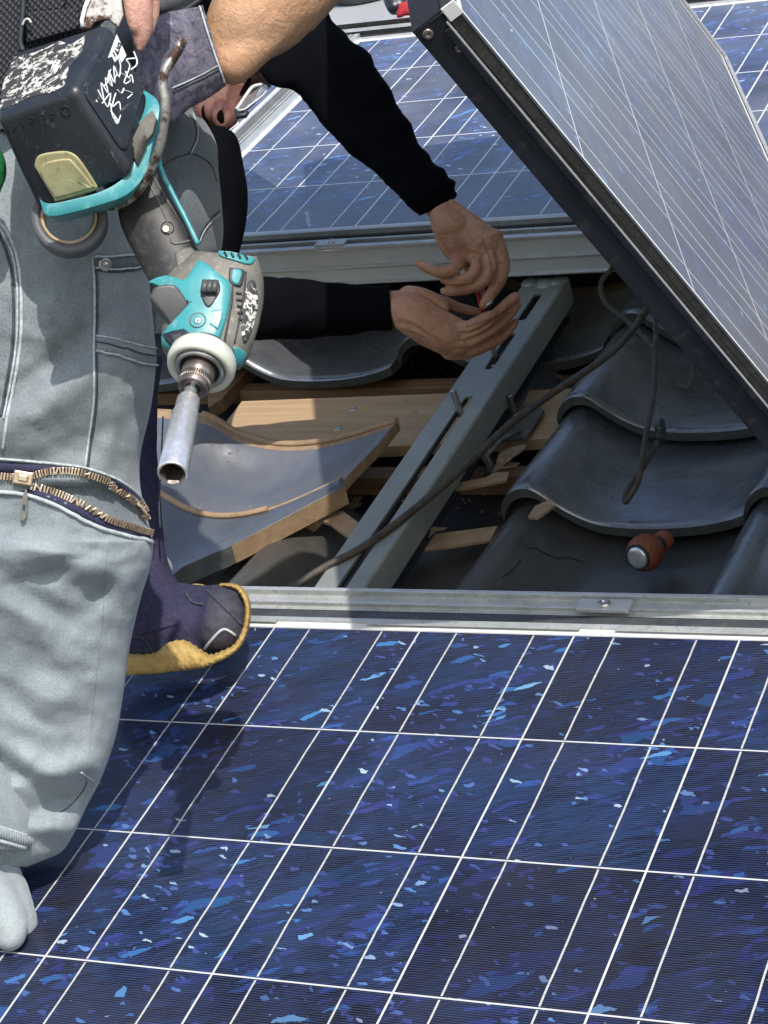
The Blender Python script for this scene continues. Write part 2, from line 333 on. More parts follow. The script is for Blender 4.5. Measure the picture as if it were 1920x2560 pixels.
# ------------------------------------------------------------------ mesh helpers
class MB:
    def __init__(s): s.v = []; s.f = []; s.mi = []; s.sm = []
    def add(s, vs, fs, mi=0, sm=False):
        o = len(s.v); s.v += [Vector(x) for x in vs]
        for f in fs: s.f.append([o + i for i in f]); s.mi.append(mi); s.sm.append(sm)
        return s
    def box(s, a, b, mi=0, R=None, o=None):
        a, b = Vector(a), Vector(b)
        vs = [Vector((x, y, z)) for x in (a.x, b.x) for y in (a.y, b.y) for z in (a.z, b.z)]
        if R is not None: vs = [R @ x for x in vs]
        if o is not None: vs = [x + o for x in vs]
        return s.add(vs, [(0, 1, 3, 2), (4, 6, 7, 5), (0, 4, 5, 1), (2, 3, 7, 6), (0, 2, 6, 4), (1, 5, 7, 3)], mi)
    def grid(s, rows, mi=0, sm=True, closed=False):
        n = len(rows[0]); vs = [p for r in rows for p in r]; fs = []
        for i in range(len(rows) - 1):
            for j in range(n if closed else n - 1):
                k = (j + 1) % n; fs.append((i * n + j, i * n + k, (i + 1) * n + k, (i + 1) * n + j))
        return s.add(vs, fs, mi, sm)
    def tube(s, pts, r, n=10, mi=0, cap=True, flat=1.0, up=None):
        pts = [Vector(x) for x in pts]; rr = r if isinstance(r, (list, tuple)) else [r] * len(pts)
        t0 = (pts[1] - pts[0]).normalized(); a = Vector(up) if up is not None else (Vector((0, 0, 1)) if abs(t0.z) < .9 else Vector((1, 0, 0)))
        rows = []
        for i, p in enumerate(pts):
            t = (pts[min(i + 1, len(pts) - 1)] - pts[max(i - 1, 0)])
            if t.length < 1e-9: t = t0
            t.normalize(); a = (a - t * a.dot(t)); a.normalize(); b = t.cross(a)
            rows.append([p + (a * math.cos(q) * flat + b * math.sin(q)) * rr[i] for q in [2 * math.pi * j / n for j in range(n)]])
        s.grid(rows, mi, True, True)
        if cap:
            for row, rev in ((rows[0], False), (rows[-1], True)):
                s.add(row, [list(range(n)) if rev else list(range(n))[::-1]], mi, False)
        return s
    def lathe(s, o, ax, prof, n=32, mi=0, ref=None):
        ax = Vector(ax).normalized(); a = Vector(ref) if ref is not None else ax.orthogonal()
        a = (a - ax * a.dot(ax)).normalized(); b = ax.cross(a)
        rows = [[o + ax * h + (a * math.cos(q) + b * math.sin(q)) * max(r, 1e-5) for q in [2 * math.pi * j / n for j in range(n)]] for h, r in prof]
        return s.grid(rows, mi, True, True)
    def ball(s, o, r, mi=0, sc=(1, 1, 1), R=None, n=16):
        rows = []
        for i in range(n + 1):
            t = math.pi * i / n
            row = []
            for j in range(n * 2):
                q = math.pi * j / n
                v = Vector((math.sin(t) * math.cos(q) * sc[0], math.sin(t) * math.sin(q) * sc[1], math.cos(t) * sc[2])) * r
                row.append((R @ v if R is not None else v) + Vector(o))
            rows.append(row)
        return s.grid(rows, mi, True, True)
    def build(s, name, mats, parent=None, loc=None, bev=0, sub=0, base=None, seg=2):
        me = bpy.data.meshes.new(name)
        if parent is not None: off = parent.matrix_world.translation.copy() if base is None else base
        elif loc is not None: off = Vector(loc)
        else:
            lo = Vector((min(v.x for v in s.v), min(v.y for v in s.v), min(v.z for v in s.v))); hi = Vector((max(v.x for v in s.v), max(v.y for v in s.v), max(v.z for v in s.v)))
            off = Vector(((lo.x + hi.x) / 2, (lo.y + hi.y) / 2, lo.z))
        me.from_pydata([v - off for v in s.v], [], s.f)
        for m_ in (mats if isinstance(mats, (list, tuple)) else [mats]): me.materials.append(m_)
        for p_, mi, sm in zip(me.polygons, s.mi, s.sm): p_.material_index = mi; p_.use_smooth = sm
        bm = bmesh.new(); bm.from_mesh(me); bmesh.ops.remove_doubles(bm, verts=bm.verts, dist=1e-6)
        bmesh.ops.recalc_face_normals(bm, faces=bm.faces); bm.to_mesh(me); bm.free(); me.update()
        o = bpy.data.objects.new(name, me); COL.objects.link(o)
        if parent is not None: o.parent = parent
        else: o.location = off
        if bev:
            b = o.modifiers.new('bevel', 'BEVEL'); b.width = bev; b.segments = seg; b.limit_method = 'ANGLE'; b.angle_limit = math.radians(35); b.harden_normals = False
        if sub:
            b = o.modifiers.new('sub', 'SUBSURF'); b.levels = sub; b.render_levels = sub
        return o

def thing(name, label, cat, loc=(0, 0, 0), group=None):
    o = bpy.data.objects.new(name, None); COL.objects.link(o); o.location = loc; o.empty_display_size = .05
    o.matrix_world = Matrix.Translation(loc)
    o['label'] = label; o['category'] = cat
    if group: o['group'] = group
    return o
def tag(o, label, cat, group=None):
    o['label'] = label; o['category'] = cat
    if group: o['group'] = group
    return o
def struct(o, kind='structure'): o['kind'] = kind; return o
def smooth_pts(pts, n=6):
    """Catmull-Rom through tuples of any length"""
    P_ = [tuple(p) for p in pts]; out = []
    for i in range(len(P_) - 1):
        a = P_[max(i - 1, 0)]; b = P_[i]; c = P_[i + 1]; d = P_[min(i + 2, len(P_) - 1)]
        for k in range(n):
            t = k / n
            out.append(tuple(.5 * (2 * b[q] + (c[q] - a[q]) * t + (2 * a[q] - 5 * b[q] + 4 * c[q] - d[q]) * t * t + (3 * b[q] - a[q] - 3 * c[q] + d[q]) * t ** 3) for q in range(len(b))))
    out.append(P_[-1]); return out
SCR = bpy.data.scenes.new('scratch')
def fuse(name, mb, mat, parent, voxel=.0025, sm=6, disp=None, loc=None, fac=.5):
    """closed lumps grown into one continuous skin"""
    o = mb.build(name, mat, parent, loc=loc)
    r = o.modifiers.new('r', 'REMESH'); r.mode = 'VOXEL'; r.voxel_size = voxel; r.use_smooth_shade = True
    k = o.modifiers.new('s', 'SMOOTH'); k.iterations = sm; k.factor = fac
    COL.objects.unlink(o); SCR.collection.objects.link(o)
    with bpy.context.temp_override(scene=SCR, view_layer=SCR.view_layers[0]): dg = bpy.context.evaluated_depsgraph_get()
    me = bpy.data.meshes.new_from_object(o.evaluated_get(dg))
    SCR.collection.objects.unlink(o); COL.objects.link(o)
    o.modifiers.clear(); o.data = me
    if not me.materials: me.materials.append(mat)
    off = parent.matrix_world.translation if parent is not None else o.location
    if disp:
        me.update()
        ns = [v.normal.copy() for v in me.vertices]
        for v, n_ in zip(me.vertices, ns): v.co += n_ * disp(v.co + off)
    for p_ in me.polygons: p_.use_smooth = True
    me.update()
    return o
def capsule(mb, pts, n=14):
    """pts: list of (Vector, radius): a rounded limb"""
    c = [(p, r) for p, r in pts]
    p0, r0 = c[0]; p1, r1 = c[-1]
    d0 = (c[0][0] - c[1][0]).normalized(); d1 = (c[-1][0] - c[-2][0]).normalized()
    full = [(p0 + d0 * r0 * math.sin(a), r0 * math.cos(a)) for a in (1.5, 1.2, .8, .4)] + c + [(p1 + d1 * r1 * math.sin(a), r1 * math.cos(a)) for a in (.4, .8, 1.2, 1.5)]
    mb.tube([x[0] for x in full], [max(x[1], 1e-4) for x in full], n)
def limb_px(mb, pts, n=14, k=3):
    """pts: (x, y, radius in picture units, distance)"""
    q = smooth_pts(pts, k); capsule(mb, [(W(x, y, d), r * PX(d)) for x, y, r, d in q], n)
def bvh(o):
    me = o.data; mw = Matrix.Translation(o.location if o.parent is None else o.parent.matrix_world.translation)
    return BVHTree.FromPolygons([mw @ v.co for v in me.vertices], [list(p.vertices) for p in me.polygons])
def snap(t, x, y, off=.001, dflt=1.75):
    d = (W(x, y, 1) - CP).normalized(); h = t.ray_cast(CP, d)
    if h[0] is None: return W(x, y, dflt), -CF
    nrm = h[1] if h[1].dot(d) < 0 else -h[1]
    return h[0] + nrm * off, nrm
def topx(p):
    v = p - CP; z = v.dot(CF); return 829.44 + v.dot(CR) / z * FD, 1105.9 - v.dot(CU) / z * FD
def lines(L):
    """creases (negative) and ridges (positive): (points, half width, height in metres)"""
    segs = []
    for pts, wd, amp in L:
        q = smooth_pts(pts, 3); n_ = len(q) - 1
        for i in range(n_): segs.append((q[i][0], q[i][1], q[i + 1][0] - q[i][0], q[i + 1][1] - q[i][1], wd, amp, i, n_))
    ids = {}
    def f(p):
        x, y = topx(p); tot = 0; best = {}
        for ax, ay, vx, vy, wd, amp, i, n_ in segs:
            dx, dy = x - ax, y - ay
            if abs(dx) > wd * 3 + abs(vx) or abs(dy) > wd * 3 + abs(vy): continue
            t = min(1, max(0, (dx * vx + dy * vy) / (vx * vx + vy * vy + 1e-9))); d = math.hypot(dx - vx * t, dy - vy * t)
            e = math.exp(-(d / wd) ** 2) * math.sin(math.pi * min(.95, max(.08, (i + t) / n_))) ** .4
            k = (amp, wd, n_)
            if e > best.get(k, 0): best[k] = e
        for k, e in best.items(): tot += k[0] * e
        return tot
    return f
def snapline(t, pts, off=.001, n=6, dflt=1.75):
    out = []
    for x, y in smooth_pts(pts, n):
        d = (W(x, y, 1) - CP).normalized()
        if t.ray_cast(CP, d)[0] is not None: out.append(snap(t, x, y, off, dflt)[0])
    return out if len(out) > 2 else [snap(t, x, y, off, dflt)[0] for x, y in smooth_pts(pts, n)]
def nz(p, s, o=0): return noise.noise(Vector(p) * s + Vector((o, o * 1.7, -o)))
def plate(pts, nrm, th, mb, mi=0, mi_side=None, mi_top=None):
    """a flat outline with thickness: pts front, pushed back along -nrm"""
    n = len(pts); nrm = Vector(nrm).normalized(); back = [p - nrm * th for p in pts]
    mb.add(list(pts) + back, [list(range(n))], mi if mi_top is None else mi_top)
    mb.add(list(pts) + back, [list(range(2 * n - 1, n - 1, -1))], mi)
    mb.add(list(pts) + back, [(i, i + n, (i + 1) % n + n, (i + 1) % n) for i in range(n)], mi if mi_side is None else mi_side)
    return mb

# ================================================================== the roof
mb = MB()
nx, ny = 60, 60
mb.grid([[Vector((-5 + 10 * i / nx, -4 + 6.6 * j / ny, -.185 + .003 * nz((i, j, 0), .37))) for i in range(nx + 1)] for j in range(ny + 1)])
struct(mb.build('roof_deck', MT['deck'], loc=(0, 0, -.2)))
mb = MB()
g = Vector((0, math.sin(SLOPE), math.cos(SLOPE))); gx = Vector((1, 0, 0)); gy = g.cross(gx)
o_ = g * -6.0
mb.add([o_ + gx * a * 400 + gy * b * 400 for a, b in ((-1, -1), (1, -1), (1, 1), (-1, 1))], [(0, 1, 2, 3)])
struct(mb.build('ground', MT['ground'], loc=o_))

# ---------------------------------------------------------------- solar panels (local frame: x along the cell rows, y along the busbars, z out of the glass)
def make_panel(nu, nv, label, cells, M4, side=MT['alu'], up=False, group=None, border=.10):
    """cells occupy x 0..nu*P, y 0..nv*P"""
    root = bpy.data.objects.new('solar_panel', None); COL.objects.link(root); root['label'] = label; root['category'] = 'solar panel'
    if group: root['group'] = group
    root.matrix_world = M4
    Lx, Ly = nu * P, nv * P; bw = border * P
    def prt(name, mb, mats, bev=0):
        o = mb.build(name, mats, None, loc=(0, 0, 0), bev=bev); o.parent = root; return o
    m = MB(); n_ = 2
    m.add([(0, 0, 0), (Lx, 0, 0), (Lx, Ly, 0), (0, Ly, 0)], [(0, 1, 2, 3)])
    prt('cell_glass', m, cells)
    m = MB(); e = .001
    # white backsheet margin round the cells, then the frame lip
    x0, x1, y0, y1 = -bw, Lx + bw, -bw, Ly + bw; k = .006 if not up else .009
    def ring(m, a0, a1, b0, b1, t, z0, z1, mi=0):
        m.box((a0, b0, z0), (a1, b0 + t, z1), mi); m.box((a0, b1 - t, z0), (a1, b1, z1), mi)
        m.box((a0, b0 + t, z0), (a0 + t, b1 - t, z1), mi); m.box((a1 - t, b0 + t, z0), (a1, b1 - t, z1), mi)
    ring(m, x0 + k, x1 - k, y0 + k, y1 - k, bw - k + (-.0005), -.004, .0002)
    prt('backsheet_border', m, MT['backsheet'])
    m = MB()
    if up:
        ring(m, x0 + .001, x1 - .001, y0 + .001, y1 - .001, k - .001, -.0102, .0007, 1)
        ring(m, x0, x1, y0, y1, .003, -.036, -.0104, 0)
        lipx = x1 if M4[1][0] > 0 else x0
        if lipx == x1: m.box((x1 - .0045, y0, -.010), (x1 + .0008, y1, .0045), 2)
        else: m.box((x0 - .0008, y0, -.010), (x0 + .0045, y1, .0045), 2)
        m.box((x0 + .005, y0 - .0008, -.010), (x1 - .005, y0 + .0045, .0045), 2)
    else:
        ring(m, x0, x1, y0, y1, k, -.036, .0026, 0)
    m.box((x0 + .001, y0 + .001, -.036), (x1 - .001, y0 + .02, -.0345), 0); m.box((x0 + .001, y1 - .02, -.036), (x1 - .001, y1 - .001, -.0345), 0)
    prt('frame', m, [side, MT['black_rubber'], MT['alu']], .0006)
    m = MB(); m.add([(0, 0, -.005), (Lx, 0, -.005), (Lx, Ly, -.005), (0, Ly, -.005)], [(0, 3, 2, 1)]); prt('back_cover', m, MT['backsheet'])
    m = MB(); m.box((Lx * .5 - .06, Ly - .16, -.028), (Lx * .5 + .06, Ly - .07, -.0055)); prt('junction_box', m, MT['bat'], .002)
    return root, prt
near, prt = make_panel(8, 5, 'near blue solar panel filling the lower half, below the gap in the roof', MT['cells'], Matrix.Translation((-3 * P, -5 * P, 0)))
# dirty sealant line along its upper edge
m = MB(); 
for a, b in ((.40, .62), (.655, .93), (-.02, .30)):
    m.box((a - -3 * P - .30 + .0, 5 * P + .0045, .0028), (b + 3 * P - .30, 5 * P + .0135, .0036))
prt('clear_sealing_tape', m, MT['alu_dirty'], .0003)
far, prt = make_panel(8, 5, 'flat solar panel behind the black sleeves and the raised panel, above the rear rail', MT['cells_far'], Matrix.Translation((-.626, .968, 0)), group='flat panels above the rear rail', border=.10)
far2, prt = make_panel(8, 5, 'flat solar panel behind the bespectacled face, at far left', MT['cells_far'], Matrix.Translation((-.626 - 8 * P - .075, .968, 0)), group='flat panels above the rear rail', border=.10)
# the raised panel: pose measured from its own grid of cells
q_b = Vector((.350, .278, -.895)).normalized(); q_a = Vector((-.396, .909, .128)); q_a = (q_a - q_b * q_a.dot(q_b)).normalized(); q_n = q_b.cross(q_a) * 1.0
if q_n.z < 0: q_n = -q_n
# local y = busbar direction, pointing up and away from b; local x = a
ly = -q_b; lx = q_a; lz = lx.cross(ly)
if lz.dot(q_n) < 0: lx = -lx; lz = -lz
o_t = Vector((.436, -.054, .496)) + q_b * (4 * P) + (Vector((0, 0, 0)) if lx.dot(q_a) > 0 else q_a * (8 * P))
M4 = Matrix(((lx.x, ly.x, lz.x, o_t.x), (lx.y, ly.y, lz.y, o_t.y), (lx.z, ly.z, lz.z, o_t.z), (0, 0, 0, 1)))
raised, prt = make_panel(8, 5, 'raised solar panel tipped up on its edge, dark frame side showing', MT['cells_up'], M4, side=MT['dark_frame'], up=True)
# near upper corner: dust, pale corner piece and two screws on the dark side
flip = lx.dot(q_a) < 0
ex = 8 * P + .1 * P if flip else -.1 * P; sx = 1 if flip else -1
top = 5 * P + .1 * P
for (yy, zz, r) in ((top - .009, -.028, .0042), (top - .033, -.017, .0034)):
    m = MB(); m.lathe(Vector((ex, yy, zz)), (sx, 0, 0), [(-.001, r), (.0006, r), (.0012, r * .8), (.0012, r * .45), (.0002, r * .3), (.0002, 0)], 20)
    prt('screw', m, MT['brown_steel'])
m = MB(); m.box((min(ex, ex + sx * .0006), top - .026, -.0355), (max(ex, ex + sx * .0006), top - .0005, -.008)); prt('dirty_corner_joint', m, MT['grime'], .0002) if False else None
m = MB(); m.box((min(ex - sx * .0005, ex + sx * .0012), top - .012, -.009), (max(ex - sx * .0005, ex + sx * .0012), top + .0008, .0032)); prt('corner_cap', m, MT['backsheet'], .0006)
m = MB(); m.box((min(ex - sx * .001, ex + sx * .0022), -.012, -.0118), (max(ex - sx * .001, ex + sx * .0022), top - .010, -.0104)); prt('frame_ledge', m, MT['alu'], .0003)
m = MB(); m.box((min(ex, ex + sx * .0025), 0, -.0172), (max(ex, ex + sx * .0025), top - .014, -.0120)); prt('frame_rib', m, MT['dark_frame'], .0008)

# ---------------------------------------------------------------- rails
def rail(label, y0, prof, x0=-2.0, x1=2.0, mats=None):
    root = thing('mounting_rail', label, 'mounting rail', (0, y0, 0))
    m = MB()
    for i in range(len(prof) - 1):
        (ya_, za_, mi), (yb_, zb_, _) = prof[i], prof[i + 1]
        m.grid([[Vector((x0 + (x1 - x0) * k / 8, ya_, za_)) for k in range(9)], [Vector((x0 + (x1 - x0) * k / 8, yb_, zb_)) for k in range(9)]], mi, False)
    m.build('rail_profile', mats or [MT['alu_dirty'], MT['dark_band'], MT['black_rubber'], MT['alu'], MT['alu_face']], root, bev=.0008)
    return root
fr_ = rail('front aluminium mounting rail between the near panel and the open roof', .04, [
    (.068, -.060, 0), (.068, .0028, 3), (.0622, .0028, 0), (.0618, -.0035, 0), (.0505, -.0040, 0), (.0500, -.0008, 3), (.0458, -.0008, 0), (.0454, -.0055, 0),
    (.0400, -.0055, 2), (.0396, -.014, 2), (.0362, -.014, 2), (.0358, -.0030, 1), (.0250, -.0016, 1), (.0180, -.0030, 1), (.0180, -.060, 1)])
def clamp(x, y, z, root_label, rot=0, w=.052, mi='alu'):
    r = thing('rail_clamp', root_label, 'clamp', (x, y, z))
    m = MB(); m.box((x - w / 2, y - .009, z), (x + w / 2, y + .009, z + .0045)); m.build('clamp_plate', MT[mi], r, bev=.0008)
    m = MB(); m.lathe(Vector((x, y, z + .0046)), (0, 0, 1), [(0, .0065), (.0016, .0062), (.0026, .0045), (.0026, .003), (.0008, .0028), (.0008, 0)], 20); m.build('screw', MT['steel'], r)
p_ = H(1306, 1313, .001); clamp(p_.x, .045, .0006, 'small silver clamp with a screw on the front rail')
rr = rail('rear aluminium mounting rail with stepped face above the open tiles', .92, [
    (.9500, -.058, 4), (.9500, -.004, 2), (.9440, -.004, 2), (.9430, -.012, 2), (.9370, -.012, 2), (.9365, -.003, 0), (.9300, -.0025, 0), (.9290, -.010, 1), (.9180, -.010, 1), (.9175, -.005, 1), (.9080, -.005, 1),
    (.9075, .0012, 3), (.8985, .0012, 3), (.8985, -.0034, 4), (.9030, -.0050, 4), (.9026, -.0280, 3), (.8985, -.0290, 3), (.8985, -.0322, 0), (.9010, -.0335, 4), (.9008, -.0520, 3), (.8970, -.0530, 3), (.8970, -.0560, 0), (.9030, -.0575, 4), (.9500, -.058, 4)])
p_ = H(715, 527, .001); clamp(p_.x, .9115, -.0005, 'small silver clamp with a hole on the rear rail', w=.045)
rail('aluminium edge rail along the top of the flat panels', 1.83, [(1.800, -.05, 2), (1.800, -.008, 2), (1.812, -.008, 2), (1.813, .001, 0), (1.832, .001, 0), (1.833, -.006, 2), (1.838, -.006, 2), (1.839, .008, 3), (1.852, .008, 3), (1.852, -.05, 3)])
# joining strip between the two left panels
r_ = thing('joint_strip', 'silver grooved strip between two flat panels by the face', 'joint strip', (-.66, 1.3, 0))
m = MB(); xa = -.626 - .10 * P
for a, b, z, mi in ((-.001, -.012, .001, 0), (-.0122, -.0148, -.008, 1), (-.015, -.020, .001, 0), (-.0202, -.0232, -.008, 1), (-.0234, -.0262, .0015, 0)): m.box((xa + b, .945, -.05), (xa + a, 1.80, z), mi)
m.build('strip', [MT['alu_dirty'], MT['black_rubber']], r_)
# ridge sheet beyond
m = MB(); m.grid([[Vector((-4 + 8 * i / 40, 1.856 + j * .052, -.03 + .0)) for i in range(41)] for j in range(15)])
m.grid([[Vector((-4 + 8 * i / 40, 2.584 + j * .05, -.03 - .03 * j)) for i in range(41)] for j in range(15)])
struct(m.build('ridge_sheet', MT['sheet'], loc=(0, 2, -.03)))

# ---------------------------------------------------------------- roof tiles
PROF = [(0, -.006), (.02, .010), (.07, .0235), (.125, .026), (.165, .022), (.215, .010), (.30, -.008), (.40, -.021), (.52, -.0255), (.66, -.026), (.80, -.023), (.92, -.016), (1.0, -.008)]
PS = smooth_pts([(u, z) for u, z in PROF], 5)
def tile_mesh(L=.285, Wd=.285, th=.016, tilt=.024, notch=True):
    m = MB(); rows_t = []; rows_b = []; ny_ = 16
    for j in range(ny_ + 1):
        t = j / ny_; y = t * L
        zz = -tilt * t * (L / .235)
        lipd = .0022 * math.exp(-t * 22)
        rt = []; rb = []
        for u, z in PS:
            x = u * Wd
            yy = y
            if j == 0: yy -= .0; 
            wob_ = .0012 * noise.noise(Vector((x * 9, y * 9, 3)))
            rt.append(Vector((x, yy, z + zz - lipd + wob_))); rb.append(Vector((x, yy + (.004 if j == 0 else 0), z + zz - th + wob_)))
        rows_t.append(rt); rows_b.append(rb)
    # glazed top, the last strip under the next course is raw clay
    m.grid(rows_t[:15], 0); m.grid(rows_t[14:], 1); m.grid(rows_b, 2)
    m.grid([rows_t[0], rows_b[0]], 2, False); m.grid([rows_t[-1], rows_b[-1]], 1, False)
    m.grid([[r[0] for r in rows_t], [r[0] for r in rows_b]], 2, False); m.grid([[r[-1] for r in rows_t], [r[-1] for r in rows_b]], 2, False)
    # raised clay rib near the head of the tile
    return m
tm = tile_mesh()
proto = tm.build('roof_tile', [MT['tile'], MT['clay'], MT['tile_edge']], loc=(0, 0, 0)); proto.hide_render = False
def place_tile(o, x, y, z, rz, label, ry=0, rx=0):
    o.location = (x, y, z); o.rotation_euler = (rx, ry, rz); tag(o, label, 'roof tile', 'wavy roof tiles in the open gap'); return o
brown_me = proto.data.copy(); brown_me.materials.clear()
for k_ in ('tile_brown', 'clay', 'tile_edge'): brown_me.materials.append(MT[k_])
TZ = -.109
spots = [  # x0, y of the front lip, z, rz, label, brown
    (.080, .400, TZ, 0, 'large dark tile whose front lip lies over the orange tool grip', 0),
    (.365, .402, TZ, .004, 'dark tile at the right edge of the photo, its left corner by the front lip', 0),
    (.082, .610, TZ + .002, 0, 'dark tile crossed by the hanging cables, right of the slotted bracket', 0),
    (.367, .612, TZ + .002, 0, 'dark tile in the shade under the raised panel edge, second course', 0),
    (.085, .832, TZ, 0, 'dark tile behind the hanging cable loop, third course, right of the bracket', 0),
    (.370, .834, TZ, 0, 'dark tile deep under the raised panel, third course', 0),
    (-.205, .792, TZ - .004, .06, 'dark tile with a shiny crest under the cupped hand, beside the bracket', 0),
    (-.490, .766, TZ + .002, 0, 'dark tile with a bright curved lip under the lower black sleeve', 0),
    (-.775, .766, TZ + .002, 0, 'dark tile behind the drill at the left end of the gap', 0),
    (-.035, .655, TZ - .006, .02, 'dark tile lying low in the shadow behind the slotted bracket', 0),
    (.080, .165, TZ - .004, 0, 'cracked dusty tile with the orange tool grip lying on it', 1),
    (.366, .165, TZ + .004, 0, 'bluish tile at the lower right of the gap beside the front rail', 0),
    (-.205, .160, TZ - .006, 0, 'brownish dusty tile under the left side of the slotted bracket', 1),
    (-.490, .150, TZ - .010, 0, 'dark tile behind the navy boot, under the stacked loose tiles', 0)]
for i, (x, y, z, rz, lab, br) in enumerate(spots):
    o = proto if i == 0 else proto.copy()
    if i: COL.objects.link(o)
    if br: o.data = brown_me
    place_tile(o, x, y, z, rz, lab)
    if 'lying low' in lab: o.scale = (.42, .6, 1)
# crack lines on the cracked tile
# (a sliver of dark gap following its crest)
def raytile(o): 
    me = o.data; mw = Matrix.LocRotScale(o.location, o.rotation_euler, o.scale)
    return BVHTree.FromPolygons([mw @ v.co for v in me.vertices], [list(p.vertices) for p in me.polygons])
cr = [o for o in bpy.data.objects if o.get('label', '').startswith('cracked')][0]
tb = raytile(cr); m = MB()
for pts in ([(270, 1690), (310, 1680), (350, 1700), (400, 1725), (450, 1740), (500, 1735), (540, 1745), (590, 1760), (615, 1775)], [(235, 1750), (205, 1790), (165, 1825), (125, 1850)]):
    q = snapline(tb, [c6(*p) for p in pts], .0004, 3)
    m.tube(q, [.0004 + .0016 * math.sin(math.pi * i / (len(q) - 1)) ** .6 * (.6 + .4 * math.sin(i * 1.7)) for i in range(len(q))], 6, 0, True, .35)
ck = m.build('crack', MT['deck'], None, loc=(0, 0, 0)); ck.parent = cr; ck.matrix_parent_inverse = Matrix.LocRotScale(cr.location, cr.rotation_euler, cr.scale).inverted()

# two loose, cut tiles stacked at the left
def patch(rows, n=6, th=.013, mats=(0, 1), mb=None, nrm=Vector((0, 0, 1)), rim=None):
    R1 = [smooth_pts(r, n) for r in rows]; cols = len(R1[0]); G = []
    colsm = [smooth_pts([R1[i][j] for i in range(len(R1))], n) for j in range(cols)]
    G = [[Vector(colsm[j][i]) for j in range(cols)] for i in range(len(colsm[0]))]
    B = [[p - nrm * th for p in r] for r in G]
    mb = mb or MB(); k = rim or 0
    if k:
        mb.grid(G[:k + 1], mats[1]); mb.grid(G[k:], mats[0])
    else: mb.grid(G, mats[0])
    mb.grid(B, mats[1])
    for a, b in ((G[0], B[0]), (G[-1], B[-1])): mb.grid([a, b], mats[1], False)
    mb.grid([[r[0] for r in G], [r[0] for r in B]], mats[1], False); mb.grid([[r[-1] for r in G], [r[-1] for r in B]], mats[1], False)
    return mb, G
def Hr(lst): return [tuple(H(x, y, h)) for x, y, h in lst]
rows = [Hr([(300, 880, -.085), (440, 893, -.095), (520, 935, -.120), (610, 957, -.130), (720, 948, -.120), (860, 908, -.080)]),
        Hr([(285, 905, -.085), (430, 920, -.095), (510, 960, -.120), (600, 978, -.131), (710, 970, -.120), (845, 925, -.078)]),
        Hr([(255, 960, -.088), (395, 985, -.104), (480, 1020, -.134), (585, 1030, -.146), (690, 1018, -.126), (815, 962, -.080)]),
        Hr([(220, 1040, -.090), (360, 1075, -.106), (450, 1120, -.134), (550, 1124, -.142), (650, 1100, -.124), (748, 1032, -.082)]),
        Hr([(190, 1100, -.092), (330, 1130, -.106), (420, 1180, -.126), (530, 1178, -.130), (640, 1150, -.120), (700, 1100, -.094)])]
m, G = patch(rows, 6, .014, rim=5)
L1 = m.build('roof_tile', [MT['tile_blue'], MT['clay']]); tag(L1, 'loose blue-grey tile with raw clay edge lying against the pine board', 'roof tile', 'loose cut tiles at the left of the gap')
TL1 = bvh(L1)
# clay ledge across its head
m = MB(); q = [Vector(p) + Vector((0, .0, .002)) for p in smooth_pts(rows[0], 6)]
q2 = q[6:]; m.tube([p + Vector((0, -.004, 0)) for p in q2], [.0052] * len(q2), 8, 0, True, .7)
lg = m.build('clay_ledge', MT['clay'], None, loc=(0, 0, 0)); lg.parent = L1; lg.matrix_parent_inverse = Matrix.Translation(L1.location).inverted()
rows = [Hr([(250, 1010, -.068), (345, 1062, -.080), (420, 1102, -.090), (500, 1112, -.093), (600, 1090, -.086), (738, 1030, -.066)]),
        Hr([(240, 1030, -.068), (340, 1090, -.082), (415, 1122, -.092), (495, 1130, -.095), (595, 1104, -.088), (741, 1034, -.068)]),
        Hr([(225, 1100, -.070), (330, 1150, -.086), (410, 1168, -.096), (490, 1162, -.096), (575, 1128, -.088), (742, 1039, -.070)]),
        Hr([(210, 1180, -.074), (320, 1225, -.090), (400, 1208, -.096), (455, 1182, -.094), (530, 1150, -.087), (743, 1046, -.071)]),
        Hr([(200, 1225, -.076), (345, 1250, -.090), (400, 1222, -.093), (455, 1198, -.092), (520, 1168, -.086), (744, 1050, -.072)])]
m, G = patch(rows, 6, .024, rim=3)
L2 = m.build('roof_tile', [MT['tile_loose'], MT['clay'], MT['tile_edge']])
for pl_ in L2.data.polygons:
    tx, ty = topx(pl_.center + L2.location)
    if pl_.material_index == 1 and tx < 512 and ty > 1140: pl_.material_index = 2; tag(L2, 'loose grey tile with a long sawn clay edge, on top of the other by the boot', 'roof tile', 'loose cut tiles at the left of the gap')
m = MB(); q = [Vector(p) + Vector((0, -.003, .001)) for p in smooth_pts(rows[0], 6)][4:24]; m.tube(q, [.0045] * len(q), 8, 0, True, .7)
lg = m.build('clay_ledge', MT['clay'], None, loc=(0, 0, 0)); lg.parent = L2; lg.matrix_parent_inverse = Matrix.Translation(L2.location).inverted()

